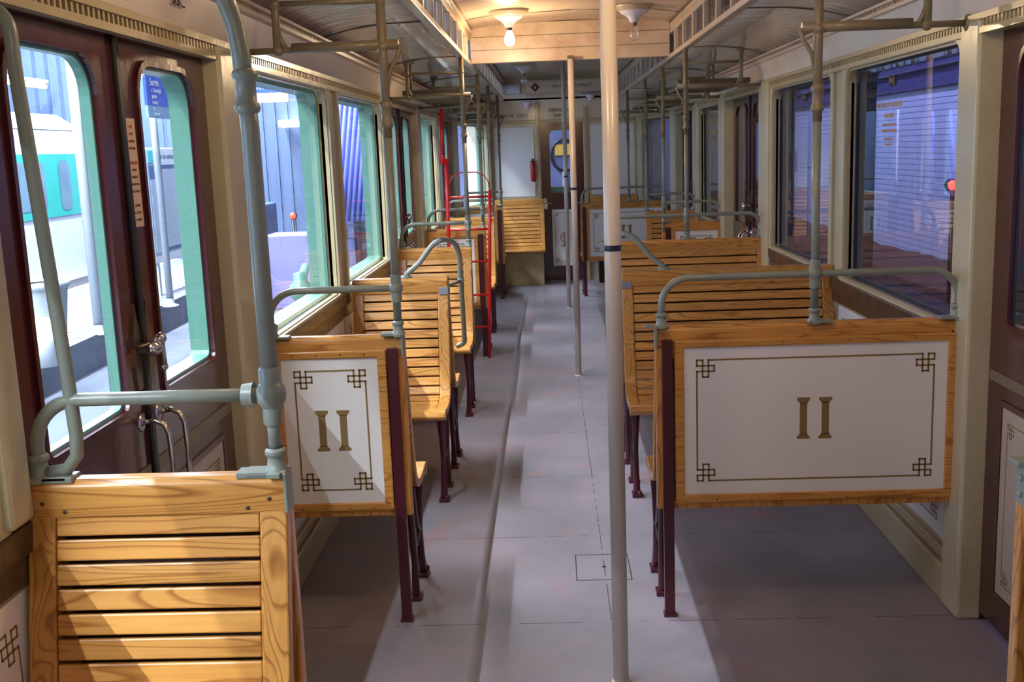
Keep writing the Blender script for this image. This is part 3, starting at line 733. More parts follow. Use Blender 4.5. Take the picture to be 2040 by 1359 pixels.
B['L6'] = single(LW+.06, LA, 11.18, -1, 'narrow oak bench with maroon post just before the far left end bench', False)
B['R6'] = single(RA, RW-.06, 11.18, -1, 'wide oak bench with white II panel just right of the far end door', True)
B['LE'] = single(XA+.035, -.055, 12.50, 1, 'oak bench against the far end wall under the fire extinguisher', False, panel=False, legs=False)
B['RE'] = single(.49, XB-.035, 12.50, 1, 'oak bench against the far end wall right of the end door', True, panel=False, legs=False)
# boxed-in bases of the end benches
w_ = B['LE']; wl = -.055-(XA+.035)
MB().box(0, wl-.02, -.27, 0, 0, .385).build('base_box', 'cream', w_, bevel=.004); MB().box(0, wl-.02, -.285, -.27, 0, .16).build('base_board', 'cream', w_, bevel=.004)
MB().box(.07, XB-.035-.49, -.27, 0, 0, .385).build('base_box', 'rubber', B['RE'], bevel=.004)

# ================================================================== GRAB RAILS
def foot(mb, x, y, z, s):   # foot clamp over bench top, s=+1 tongue points +x
    mb.lathe([(.022, 0), (.022, .006), (.017, .012), (.015, .03), (.019, .034), (.019, .042), (.014, .046)], (x, y, z), 14)
    mb.box(x-.012, x+.012, y-.03, y+.03, z-.004, z+.006)
    mb.prism([(x-.055 if s > 0 else x-.02, z-.002), (x+.02 if s > 0 else x+.055, z-.002), (x+.02 if s > 0 else x+.055, z+.007), (x-.055 if s > 0 else x-.02, z+.007)], y-.02, y+.02, 'y')
def clamp(mb, x, y, z, s):  # plate that wraps over the bench end
    mb.box(x, x+s*.007, y-.022, y+.022, z-.07, z+.004)
def rail(name_label, x_aisle, x_wall, y, zt, pole_x=None, side_pole=True, top_bar=True, left=True, zb=.975, rp=.013, ceil=2.10, rail_on=True, mat='rail_grey', up2=True):
    """arch over a bench back + floor-to-ceiling pole + top bar to the wall"""
    r = empty('grab_rail', name_label, 'grab rail', (x_aisle, y, zb), 0, 'grab rails on the bench backs')
    s = -1 if left else 1                  # direction towards the wall
    Wd = abs(x_wall-x_aisle)
    px = (0 if pole_x is None else pole_x-x_aisle)
    H = zt-zb
    p = MB(); p.tube([(px, 0, .03), (px, 0, 1.60-zb)], rp); 
    p.build('pole', mat, r)
    q = MB(); q.tube([(px, 0, 1.60-zb), (px, 0, ceil-zb)], rp*1.12); q.build('upper_pole', 'rail_bronze', r)
    c = MB()
    c.lathe([(rp*1.1, -.042), (rp*1.45, -.038), (rp*1.6, -.03), (rp*1.45, -.022), (rp*1.22, -.018), (rp*1.22, .018), (rp*1.45, .022), (rp*1.6, .03), (rp*1.45, .038), (rp*1.1, .042)], (px, 0, 1.67-zb), 16)
    c.build('collar', 'rail_bronze', r)
    j = MB(); j.ball((px, 0, H), rp*1.75, 14, 1.1); j.lathe([(rp*1.3, H-.045), (rp*1.35, H-.03), (rp*1.35, H+.03), (rp*1.2, H+.045)], (px, 0, 0), 14)
    j.build('joint', mat, r)
    if rail_on:
        a = MB(); wx = s*Wd
        if pole_x is None:
            a.tube([(0, 0, H), (wx*.5, 0, H)]+[(wx-s*.10+s*.09*math.sin(math.radians(t)), 0, H-.09+.09*math.cos(math.radians(t))) for t in range(0, 91, 12)]+[(wx-s*.008, 0, .005)], .0115)
        else:
            a.tube([(s*.010, 0, .005)]+[(s*.012+s*.09-s*.09*math.cos(math.radians(t)), 0, H-.09+.09*math.sin(math.radians(t))) for t in range(0, 91, 12)]+[(wx*.5, 0, H)]+[(wx-s*.10+s*.09*math.sin(math.radians(t)), 0, H-.09+.09*math.cos(math.radians(t))) for t in range(0, 91, 12)]+[(wx-s*.010, 0, .005)], .0115)
        a.build('arch_rail', mat, r)
    f = MB(); foot(f, px, 0, 0, -s)
    if pole_x is None: clamp(f, -s*.0+(-s*.008), 0, .0, s*-1)
    else:
        f.build('foot_clamp', mat, r, bevel=.0015); f = MB(); foot(f, s*.012, 0, 0, s); clamp(f, -s*.004, 0, .0, -s)
    f.build('foot_clamp', mat, r, bevel=.0015); f = MB()
    foot(f, s*Wd-s*.014, 0, 0, s); clamp(f, s*Wd, 0, 0, s*1)
    f.build('foot_clamp', mat, r, bevel=.0015)
    if top_bar:
        xw = (XL+.02 if left else XR-.02)-x_aisle
        b = MB(); zbar = 1.875-zb
        b.tube([(xw, 0, zbar), (px, 0, zbar)], .010); b.lathe([(.026, 0), (.026, s*-.006), (.012, s*-.012)], (xw, 0, zbar), 14, 'x')
        b.tube([(px+s*.28, 0, zbar+.006), (px-s*.05, 0, zbar+.006)], .0155)
        b.ball((px, 0, zbar), .020)
        b.tube([(px-s*.055, 0, zbar+.004), (px-s*.045, 0, zbar-.03), (px-s*.02, 0, zbar-.07), (px-s*.004, 0, zbar-.14)], [.008, .007, .007, .006], 8)
        b.build('top_bar', 'rail_bronze', r)
        u = MB(); ux = px+s*.325
        u.tube([(ux, 0, zbar), (ux, 0, ceil-.012-zb)], .013); u.lathe([(.045, ceil-zb-.004), (.045, ceil-.012-zb), (.018, ceil-.03-zb), (.014, ceil-.05-zb)], (ux, 0, 0), 14)
        u.tube([(ux+s*.0, 0, zbar+.07), (ux-s*.012, 0, zbar+.03), (ux-s*.03, 0, zbar)], .008, 8); u.ball((ux, 0, zbar), .018)
        if up2: u.tube([(ux, 0, 2.013-zb), (px, 0, 2.013-zb)], .009); u.ball((ux, 0, 2.013-zb), .018); u.ball((px, 0, 2.013-zb), .017)
        u.build('hanger', 'rail_bronze', r)
    if side_pole:
        sx = s*Wd-(s*.048 if left else s*.004)
        if left:
            k = MB(); k.tube([(s*Wd-s*.014, -.02, .012), (sx+.02, -.02, .03), (sx+.028, -.02, .07), (sx+.022, -.02, .3), (sx, -.02, .72)]+[(sx-.05+.05*math.cos(math.radians(t)), -.02, .78+.05*math.sin(math.radians(t))) for t in range(0, 91, 15)]+[(xw_l(x_aisle), -.02, .832)], .0115)
        else:
            k = MB(); k.tube([(sx, -.004, .03), (sx, -.004, .2), (sx, -.004, 1.86-zb)], .012)
        k.build('side_tube', mat, r)
    return r
def xw_l(xa): return XL+.0-xa
PX = LA-.015
# near-left: thicker pole that bends to the cove
r0 = empty('grab_rail', 'thick grey grab rail and pole on the nearest left bench', 'grab rail', (-.500, 1.82, .997), 0, 'grab rails on the bench backs')
zb = .997; H = 1.14-zb
MB().tube([(0, 0, .03), (0, 0, H)], .0115).build('lower_pole', 'rail_grey', r0)
MB().tube([(0, 0, H), (0, 0, .40), (0, 0, .60), (-.003, 0, 1.66-zb)], .0160).build('pole', 'rail_grey', r0)
MB().tube([(-.003, 0, 1.66-zb), (-.006, 0, 1.72-zb), (-.012, 0, 1.77-zb), (-.028, 0, 1.82-zb), (-.055, 0, 1.88-zb), (-.09, 0, 1.95-zb), (-.13, 0, 2.01-zb), (-.16, 0, 2.085-zb)], .0160).build('upper_pole', 'rail_grey', r0)
c = MB()
c.lathe([(.016, -.037), (.020, -.034), (.0225, -.027), (.020, -.020), (.0172, -.017), (.0172, .017), (.020, .020), (.0225, .027), (.020, .034), (.016, .037)], (-.002, 0, 1.662-zb), 18)
c.build('collar', 'rail_grey', r0)
j = MB(); j.ball((0, 0, H), .027, 16, 1.15); j.lathe([(.0225, -.03), (.020, -.05)], (0, 0, H), 16, 'x'); j.lathe([(.0195, .02), (.0195, .045), (.016, .05)], (0, 0, H), 16); j.lathe([(.015, -.055), (.017, -.05), (.017, -.02)], (0, 0, H), 16)
j.build('joint', 'rail_grey', r0)
Wd = .435
a = MB(); a.tube([(-.02, 0, H), (-.2, 0, H)]+[(-Wd+.085-.080*math.sin(math.radians(t)), 0, H-.085+.085*math.cos(math.radians(t))) for t in range(0, 91, 10)]+[(-Wd+.004, 0, .005)], .0125); a.build('arch_rail', 'rail_grey', r0)
f = MB(); foot(f, 0, 0, 0, 1); clamp(f, .014, 0, .0, 1); f.box(-.07, .02, -.018, .018, -.006, .006); f.build('foot_clamp', 'rail_grey', r0, bevel=.002); f = MB(); foot(f, -Wd+.004, 0, 0, -1); f.box(-Wd-.01, -Wd+.07, -.02, .02, -.006, .006); f.build('foot_clamp', 'rail_grey', r0, bevel=.002)
k = MB(); k.tube([(-Wd+.02, -.0, .010), (-Wd+.055, 0, .016), (-Wd+.075, 0, .04), (-Wd+.078, 0, .08), (-Wd+.073, 0, .2), (-Wd+.056, 0, .5), (-Wd+.043, 0, .73)]+[(-Wd+.043-.04+.04*math.cos(math.radians(t)), 0, .775+.045*math.sin(math.radians(t))) for t in range(0, 91, 15)]+[(-.465, 0, .82)], .0120)
k.build('side_tube', 'rail_grey', r0)

rail('grey grab rail and pole on the near left bench with the II panel', PX, LW+.01, 3.375, 1.127, side_pole=False)
rail('grey arched grab rail with centre pole over the large right II panel', RA+.008, RW-.005, 3.375, 1.13, pole_x=.832, left=False, up2=False)
RL = {6.52: 'second row', 8.02: 'third', 9.42: 'fourth', 11.18: 'last'}
LABL = {6.52: 'thin grey grab rail and pole on the left bench before the red ladder', 8.02: 'thin grab rail and pole beside the right upright of the red ladder', 9.42: 'thin grab rail and pole on the left slatted bench past the ladder', 11.18: 'farthest left grab pole, on the maroon-posted bench by the end bench'}
LABR = {6.52: 'grab rail with centre pole on the third right-hand bench', 8.02: 'grab rail and pole on the narrow right bench with maroon post', 9.42: 'grab rail and pole on the narrow right bench with slats facing the camera', 11.18: 'farthest right grab pole, on the bench beside the end door'}
for y in (6.52, 8.02, 9.42, 11.18):
    rail(LABL[y], PX, LW+.01, y-.003 if y in (6.52, 9.42) else y, 1.12, side_pole=False)
    if y in (8.02, 9.42): rail(LABR[y], RS+.012, RW-.005, y, 1.12, left=False, side_pole=False)
    else: rail(LABR[y], RA+.008, RW-.005-(.06 if y > 11 else 0), y, 1.12, pole_x=.832, left=False, side_pole=False)
R0r = empty('grab_rail', 'grey grab rail clamped to the bench edge at the right frame border', 'grab rail', (.855, 1.83, .975), 0, 'grab rails on the bench backs')
MB().tube([(0, 0, .03), (0, 0, 1.1)], .0125).build('pole', 'rail_grey', R0r)
j = MB(); j.ball((0, 0, .15), .025, 14, 1.1); j.tube([(0, 0, .15), (.4, 0, .15)], .0125); j.build('arch_rail', 'rail_grey', R0r)
f = MB(); foot(f, 0, 0, 0, 1); f.box(-.040, -.030, -.02, .02, -.075, .006); f.box(-.035, .04, -.02, .02, -.004, .008)
for z in (-.025, -.055): f.ball((-.041, -.004, z), .006)
f.build('foot_clamp', 'rail_grey', R0r, bevel=.002)
# S-shaped hand holds on the back-to-back benches
def hold(xa, y, s, label):
    r = empty('hand_hold', label, 'hand hold', (xa, y, .975), 0, 'S-shaped hand holds on the back-to-back benches')
    m = MB()
    pts = [(s*.20, 0, .004), (s*.19, 0, .02), (s*.14, .01, .06), (s*.10, .02, .11), (s*.07, .03, .145), (s*.035, .04, .165), (s*.0, .06, .165), (-s*.032, .09, .14), (-s*.045, .12, .09), (-s*.045, .15, .0), (-s*.043, .22, -.2), (-s*.042, .25, -.33), (-s*.038, .26, -.365), (s*.0, .265, -.385)]
    P = [Vector(p) for p in pts]; sm_ = []
    for i in range(len(P)-1):
        p0, p1, p2, p3 = P[max(i-1, 0)], P[i], P[i+1], P[min(i+2, len(P)-1)]
        for k in range(4):
            t = k/4; sm_.append(.5*((2*p1)+(-p0+p2)*t+(2*p0-5*p1+4*p2-p3)*t*t+(-p0+3*p1-3*p2+p3)*t**3))
    sm_.append(P[-1]); m.tube(sm_, .0125); m.build('bent_tube', 'rail_grey', r)
    q = MB(); q.lathe([(.03, 0), (.03, .004), (.016, .012)], (s*.20, 0, 0), 14); q.build('base_plate', 'rail_grey', r); q = MB(); q.tube([(-s*.046, .16, -.04), (-s*.0, .05, -.05)], .009, 8); q.ball((-s*.045, .16, -.04), .017)
    q.build('fixing', 'rail_grey', r)
hold(LA, 4.96, -1, 'S-shaped grey hand hold on the left back-to-back bench')
hold(RA, 4.96, 1, 'S-shaped grey hand hold on the wide right back-to-back bench, beside the white pole')

# white aisle poles
def aisle_pole(y, top, label, rr=.0225):
    r = empty('aisle_pole', label, 'pole', (XC, y, 0), 0, 'white poles down the aisle')
    MB().tube([(0, 0, 0), (0, 0, top)], rr, 20).build('pole', 'pole_white', r)
    MB().lathe([(rr+.0006, 1.268), (rr+.0012, 1.270), (rr+.0012, 1.282), (rr+.0006, 1.284)], (0, 0, 0), 20).build('blue_band', 'band_blue', r)
    MB().lathe([(rr+.004, 0), (rr+.004, .004), (rr, .007)], (0, 0, 0), 20).build('floor_flange', 'pole_white', r)
aisle_pole(2.91, 2.36, 'thick white pole in the middle of the aisle, nearest the camera, with blue band')
aisle_pole(7.20, 2.118, 'white aisle pole standing under the ceiling bulkhead beyond the nearest one', .021)
aisle_pole(10.37, 2.36, 'farthest and thinnest of the white aisle poles, before the end door', .020)
tag(MB().box(XC-.02, XC+.02, 7.18, 7.28, 2.118, 2.14).build('pole_bracket', 'rack_iron'), 'small dark bracket at the head of the middle white pole', 'bracket')

# luggage racks
def rack(x0, x1, y0, y1, label):
    r = empty('luggage_rack', label, 'luggage rack', (x0, y0, 1.905), 0, 'wire luggage racks under the side ceilings')
    w, d = x1-x0, y1-y0
    f = MB(); f.box(0, w, -.004, .004, -.012, .016).box(0, w, d-.004, d+.004, -.012, .016).box(0, .008, 0, d, -.012, .012).box(w-.008, w, 0, d, -.012, .012)
    f.tube([(0, d*.5, 0), (w, d*.5, 0)], .005, 6)
    f.build('frame', 'rack_iron', r)
    g = MB(); n = int(w/.026)
    for k in range(n): g.tube([(w*(k+.5)/n, 0, 0), (min(w, w*(k+.5)/n+.05), d, 0)], .0022, 5, False)
    for k in range(int(d/.05)): g.tube([(0, .05*(k+.5), 0), (w, .05*(k+.5), 0)], .002, 5, False)
    g.build('wire_grid', 'rack_iron', r)
    for yy in (.02, d-.02):
        h = MB()
        for xx in (.05 if x0 < 0 else w-.05,): h.tube([(xx, yy, 0), (xx, yy, 2.09-1.905)], .008, 8); h.lathe([(.03, 2.094-1.905), (.03, 2.088-1.905), (.01, 2.07-1.905)], (xx, yy, 0), 12)
        h.build('hanger', 'rack_iron', r)
rack(-.86, -.515, 6.56, 7.95, 'wire luggage rack over the left door beside the red ladder')
rack(.86, 1.22, 6.56, 7.7, 'nearer wire luggage rack hanging over the second right door')
rack(-.86, -.515, 9.5, 10.9, 'farther wire luggage rack on the left, over the last door')
rack(.86, 1.22, 9.5, 10.9, 'farther wire luggage rack on the right, over the last door')

# red ladder
lad = empty('red_ladder', 'red metal step ladder hooked up in front of the left bench panel', 'ladder', (0, 7.93, 0))
MB().tube([(-.775, 0, 0.02), (-.762, 0, .55), (-.752, 0, 1.0), (-.745, 0, 1.50)], .0135).build('rail', 'red_paint', lad)
ru = MB(); ru.tube([(-.775, .012, 1.47), (-.77, .012, 1.65), (-.765, .012, 1.86)], .014); ru.lathe([(.018, 1.46), (.022, 1.48), (.022, 1.51), (.018, 1.53)], (-.775, .012, 0), 14); ru.build('upper_post', 'red_paint', lad)
MB().tube([(-.485, -.01, 0), (-.463, -.01, .5), (-.447, -.01, .9), (-.432, -.01, 1.26)], .0125).build('rail', 'red_paint', lad)
for z in (.24, .485, .735, .975, 1.215):
    x1 = -.485+.053*z/1.26; x0 = -.775+.03*z/1.5
    MB().tube([(x0, 0, z), (x1, -.008, z)], .0085, 10).build('rung', 'red_paint', lad)
MB().tube([(-.745, 0, 1.24), (-.735, 0, 1.32), (-.70, 0, 1.37), (-.64, 0, 1.395), (-.53, 0, 1.395), (-.47, 0, 1.37), (-.44, 0, 1.32), (-.43, 0, 1.25)], .004, 8).build('hoop', 'red_paint', lad)
t = MB()
for k in range(6): t.prism([(-.430, 1.20-.035*k-.0), (-.410, 1.215-.035*k), (-.428, 1.222-.035*k)], -.014, -.006, 'y')
t.build('teeth', 'red_paint', lad)

# fire extinguisher and hose
fe = empty('fire_extinguisher', 'small red fire extinguisher on the far end wall left of the end door', 'fire extinguisher', (-.172, YE-.045, 1.17))
MB().lathe([(.001, 0), (.022, .004), (.030, .02), (.030, .20), (.022, .225), (.012, .235)], (0, 0, 0), 18).build('cylinder', 'extinguisher_red', fe)
MB().lathe([(.012, .232), (.014, .25), (.008, .262), (.001, .265)], (0, 0, 0), 12).box(-.028, .028, -.008, .008, .222, .236).build('valve', 'rubber', fe)
MB().box(-.012, .012, .025, .045, .05, .20).build('bracket', 'rubber', fe)
ho = MB(); ho.tube([(.04, .03, -.02), (.042, .03, -.07), (.045, .03, -.13), (.05, .03, -.19)], .004, 8)
ho.build('chain', 'fabric_hose', fe)

# ceiling lamps
def lamp(x, y, lit, label, z=2.366, s=1.0):
    r = empty('ceiling_lamp', label, 'ceiling lamp', (x, y, z), 0, 'bare bulb ceiling lamps')
    MB().lathe([(.118*s, -.002), (.118*s, -.012), (.105*s, -.016), (.100*s, -.028), (.085*s, -.034)], (0, 0, 0), 28).build('base_ring', 'beam_paint', r)
    MB().lathe([(.088*s, -.030), (.080*s, -.045), (.055*s, -.058), (.035*s, -.075), (.026*s, -.095), (.020*s, -.10)], (0, 0, 0), 28).build('porcelain_cone', 'porcelain', r)
    MB().lathe([(.017*s, -.098), (.017*s, -.118)], (0, 0, 0), 14).build('socket', 'brass_dull', r)
    b = MB().lathe([(.013*s, -.115), (.017*s, -.128), (.028*s, -.150), (.032*s, -.172), (.028*s, -.192), (.015*s, -.204), (.001, -.207)], (0, 0, 0), 20)
    b.build('bulb', 'bulb_glow' if lit else 'bulb_glass', r)
    if lit:
        l = bpy.data.lights.new('bulb_light', 'POINT'); l.energy = lit; l.color = lin(255, 221, 174)[:3]; l.shadow_soft_size = .035
        o = bpy.data.objects.new('bulb_light', l); COL.objects.link(o); o.parent = r; o.location = (0, 0, -.235)
lamp(-.205, 6.6, 17, 'lit bare bulb under a round ceiling rose, left of the thick white pole')
lamp(.54, 6.6, 0, 'unlit clear bulb under a round ceiling rose, right of the thick white pole')
lamp(-.205, 2.4, 8, 'lit ceiling bulb above the frame near the camera, left')
lamp(.54, 2.4, 6, 'lit ceiling bulb above the frame near the camera, right')
lamp(-.205, -.6, 6, 'lit ceiling bulb behind the camera, left')
lamp(.54, -.6, 6, 'lit ceiling bulb behind the camera, right')
lamp(-.205, 10.6, 0, 'small unlit bulb fitting on the far glossy ceiling')
def wall_lamp(x, z, label):
    r = empty('wall_lamp', label, 'wall lamp', (x, YE-.10, z), 0, 'small white lamps over the end wall')
    MB().box(-.09, .09, .0, .10, .07, .085).build('bracket', 'sign_white', r, bevel=.003)
    MB().lathe([(.055, .07), (.048, .05), (.025, .02), (.016, 0)], (0, .03, 0), 18).build('shade', 'porcelain', r)
    MB().ball((0, .03, -.025), .026).build('bulb', 'bulb_glass', r)
wall_lamp(.51, 2.06, 'small white wall lamp right of the far white pole'); wall_lamp(-.21, 2.0, 'small white wall lamp above the fire extinguisher')

# ================================================================== OUTSIDE LEFT: platform and the other train
struct(MB().box(-14, -1.12, -6, 30, -.45, -.30).build('ground_near', 'track_floor'))
struct(MB().prism([(-3.62, -8), (-4.9, 30), (-14, 30), (-14, -8)], -.24, 0, 'z').build('platform_left', 'concrete_pale'))
pe = MB().prism([(-3.60, -8), (-3.64, -8), (-4.92, 30), (-4.88, 30)], -.30, .012, 'z').build('trim_12', 'concrete_edge'); struct(pe)
g = MB()
for k in range(160):
    y = -4+k*.17; x = -3.66-(y+8)*(1.28/38)
    g.box(x-.32, x, y, y+.012, .001, .004)
struct(g.build('trim_13', 'concrete_edge'))
struct(MB().prism([(-5.35, -8), (-5.6, -8), (-6.55, 30), (-6.3, 30)], .001, .006, 'z').build('trim_14', 'sign_white'))
tn = empty('metro_train', 'modern white and jade metro train standing beyond the platform', 'train', (0, 0, 0))
T0, T1 = 2, 14.3
def tx(y): return -5.9-(y-2)*.022
def tbox(mb, y0, y1, z0, z1, d=.0, th=.04):
    return mb.add([(tx(y0)+d, y0, z0), (tx(y1)+d, y1, z0), (tx(y1)+d-th, y1, z0), (tx(y0)+d-th, y0, z0), (tx(y0)+d, y0, z1), (tx(y1)+d, y1, z1), (tx(y1)+d-th, y1, z1), (tx(y0)+d-th, y0, z1)],
                  [(3, 2, 1, 0), (4, 5, 6, 7), (0, 1, 5, 4), (1, 2, 6, 5), (2, 3, 7, 6), (3, 0, 4, 7)])
b_ = MB(); tbox(b_, T0, T1, -.02, 2.0, 0, 2.3)
tx0, tx1 = tx(T0), tx(T1)
b_.add([(tx0, T0, 2.0), (tx1, T1, 2.0), (tx1-.35, T1, 2.22), (tx0-.35, T0, 2.22), (tx1-2.0, T1, 2.22), (tx0-2.0, T0, 2.22)], [(0, 1, 2, 3), (3, 2, 4, 5)])
b_.build('body', 'train_white', tn, bevel=.03)
tbox(MB(), T0, T1-.3, .93, 1.70, .012).build('jade_band', 'train_jade', tn)
tbox(MB(), T0, T1, .0, .10, .008).build('skirt', 'rubber', tn)
for y in (2.6, 4.6, 6.6, 8.6, 9.85, 12.0):
    q = MB(); y0 = y; y1 = y+.95
    lp = rrect(y0, y1, 1.03, 1.60, .07); vs = [(tx(p[0])+.016, p[0], p[1]) for p in lp]; q.add(vs, [tuple(range(len(vs)))])
    q.build('window', 'train_window', tn)
for y in (11.2, 13.35):
    q = MB(); lp = rrect(y, y+.32, 1.0, 1.62, .1); q.add([(tx(p[0])+.016, p[0], p[1]) for p in lp], [tuple(range(len(lp)))]); q.build('door_window', 'train_window', tn)
# round operator mark on the side
mk = MB(); yc, zc = 10.9, .50
mk.tube([(tx(yc)+.02, yc+.30*math.cos(a*PI/12), zc+.26*math.sin(a*PI/12)) for a in range(-2, 21)], .022, 6)
mk.build('round_mark', 'train_jade', tn)
mk2 = MB().tube([(tx(yc)+.02, yc-.42, zc+.16), (tx(yc)+.02, yc-.25, zc+.17), (tx(yc)+.02, yc-.12, zc+.05), (tx(yc)+.02, yc-.05, zc-.12)], .016, 6).build('face_mark', 'sign_blue', tn)
# platform posts
def post(x, y, r, h, label):
    e_ = empty('steel_post', label, 'post', (x, y, 0), 0, 'steel posts on the platform')
    MB().tube([(0, 0, 0), (0, 0, h)], r, 14).build('shaft', 'galvanised', e_)
    MB().lathe([(r+.05, 0), (r+.05, .012), (r+.005, .03), (r+.005, .09)], (0, 0, 0), 14).build('base_flange', 'galvanised', e_)
post(-4.21, 9.65, .052, 3.6, 'thicker steel post on the platform seen through the near door, left leaf')
post(-4.16, 11.40, .038, 3.6, 'thinner steel post on the platform seen through the near door, right leaf')
# litter bin
tb = empty('litter_bin', 'ribbed pale litter bin on the platform behind the near door glass', 'litter bin', (-4.05, 8.25, 0))
bn = MB(); prof = []
n_ = 36; vs = []; fs = []
for h_, r_ in ((0, .13), (.2, .16), (.45, .185), (.63, .205)):
    for k in range(n_):
        rr = r_*(1+(.05 if k % 2 else -.03)); a = 2*PI*k/n_; vs.append((rr*math.cos(a), rr*math.sin(a), h_))
for i_ in range(3):
    for k in range(n_): fs.append((i_*n_+k, i_*n_+(k+1) % n_, (i_+1)*n_+(k+1) % n_, (i_+1)*n_+k))
bn.add(vs, fs, True).build('drum', 'galvanised', tb)
MB().lathe([(.205, .60), (.225, .61), (.228, .65), (.205, .66), (.19, .64)], (0, 0, 0), 30).build('rim', 'galvanised', tb)
MB().lathe([(.001, .0), (.12, .01), (.12, .38), (.001, .40)], (.05, -.16, 0), 20).build('liner_bag', 'sign_white', tb)
# map board
mbd = empty('map_board', 'white station map board with teal header standing on the platform', 'map board', (-4.62, 12.3, 0))
MB().box(-.02, .02, -.05, 1.15, .38, 1.72).build('frame', 'sign_white', mbd, bevel=.01)
MB().box(.02, .026, 0, 1.10, .50, 1.52).build('map_field', 'map_frame', mbd)
MB().add([(.029, y, z) for y, z in rrect(.30, 1.07, .54, 1.47, .09)], [tuple(range(28))]).build('map_sheet', 'map_paper', mbd)
MB().box(.026, .029, .01, .24, .50, 1.36).build('side_column', 'map_paper', mbd)
MB().box(.02, .028, .0, .16, 1.55, 1.69).build('teal_square', 'sign_teal', mbd)
text('Plan du secteur', .09, 'map_frame', mbd, (.022, .62, 1.62), FACE_PX)
MB().box(-.02, .02, .02, .08, 0, .38).box(-.02, .02, 1.0, 1.06, 0, .38).build('leg', 'galvanised', mbd)
ic = empty('information_panel', 'slim white information panel with teal pictograms left of the map board', 'information panel', (-4.75, 11.35, 0))
MB().box(-.02, .02, 0, .58, .42, 1.72).build('board', 'sign_white', ic, bevel=.01)
MB().box(.02, .026, .12, .34, 1.48, 1.66).box(.02, .026, .13, .33, 1.30, 1.38).build('pictogram', 'sign_teal', ic)
MB().box(.02, .025, .10, .48, .75, 1.22).build('text_field', 'map_paper', ic)
MB().box(-.02, .02, .05, .09, 0, .42).box(-.02, .02, .49, .53, 0, .42).build('leg', 'galvanised', ic)
# blue exit sign
ex = empty('exit_sign', 'blue Sortie exit sign hanging over the platform', 'sign', (-4.0, 10.85, 2.0))
MB().box(-.03, .0, 0, 1.25, .12, .42).build('blue_field', 'sign_blue', ex)
MB().box(-.03, .0, 0, 1.25, 0, .12).build('grey_field', 'sign_grey', ex)
MB().box(-.03, .0, 0, 1.25, .425, .56).build('white_header', 'sign_white', ex)
text('Sortie', .105, 'sign_white', ex, (.003, .10, .355), FACE_PX, align='LEFT'); text('r. Ranelagh', .062, 'sign_white', ex, (.003, .13, .275), FACE_PX, align='LEFT')
text('jardin', .062, 'sign_white', ex, (.003, .13, .215), FACE_PX, align='LEFT'); text('musée', .062, 'sign_white', ex, (.003, .13, .155), FACE_PX, align='LEFT')
text('le', .05, 'sign_white', ex, (.003, .15, .09), FACE_PX, align='LEFT'); text('pleinsud', .05, 'sign_white', ex, (.003, .15, .04), FACE_PX, align='LEFT')
text('↗', .10, 'sign_white', ex, (.003, .85, .27), FACE_PX, align='LEFT'); text('24', .085, 'sign_white', ex, (.003, .75, .055), FACE_PX, align='LEFT')
for yy in (.2, 1.0): MB().tube([(-.015, yy, .56), (-.015, yy, 4.6)], .012).build('hanger', 'galvanised', ex)
s2 = empty('direction_sign', 'dark blue hanging sign beside the thicker platform post', 'sign', (-4.3, 9.95, 2.0))
MB().box(-.03, 0, 0, .62, 0, .62).build('blue_field', 'sign_blue', s2)
text('K', .30, 'sign_white', s2, (.003, .25, .42), FACE_PX); text('pl. du Théâtre', .07, 'sign_white', s2, (.003, .50, .28), (PI/2, PI/2, PI/2)); 
MB().tube([(-.015, .3, .62), (-.015, .3, 4.6)], .012).build('hanger', 'galvanised', s2)
s3 = empty('picture_sign', 'small blue pictogram sign over the jade train', 'sign', (-5.0, 11.45, 2.15))
MB().box(-.02, 0, 0, .32, 0, .34).build('blue_field', 'sign_blue', s3); MB().tube([(.004, .05, .05), (.004, .16, .2), (.004, .27, .06)], .012, 6).tube([(.004, .05, .26), (.004, .28, .17)], .01, 6).build('pictogram', 'sign_white', s3)
MB().tube([(-.01, .16, .34), (-.01, .16, 4.45)], .01).build('hanger', 'galvanised', s3)
s4 = empty('exit_pictogram', 'small green running-man sign above the train roof', 'sign', (-5.2, 12.6, 1.98))
MB().box(-.02, 0, 0, .34, 0, .16).build('green_field', 'sign_teal', s4); MB().tube([(.004, .10, .03), (.004, .18, .10), (.004, .26, .05)], .012, 6).build('figure', 'sign_white', s4)
MB().tube([(-.01, .16, .16), (-.01, .16, 4.62)], .01).build('hanger', 'galvanised', s4)
# ceiling tubes outside
for (x, y, z, L_, lab) in ((-5.4, 9.6, 2.98, 1.6, 'glowing fluorescent tube over the platform, left of the side tube'), (-5.4, 11.6, 2.93, 1.6, 'glowing fluorescent tube over the platform, behind the door edge'), (-5.6, 14.2, 2.75, 1.8, 'farthest glowing fluorescent tube above the exit sign'), (-7.6, 11.4, 2.75, 5, 'long fluorescent tube beyond the jade train')):
    q = empty('fluorescent_lamp', lab, 'fluorescent lamp', (x, y, z), 0, 'fluorescent lamps of the station')
    MB().tube([(0, 0, 0), (0, L_, 0)], .035, 12).build('tube', 'tube_glow', q); MB().box(-.06, .06, 0, L_, .05, .09).box(-.01, .01, L_*.2, L_*.2+.02, .09, 6.57-z).build('housing', 'sign_white', q)
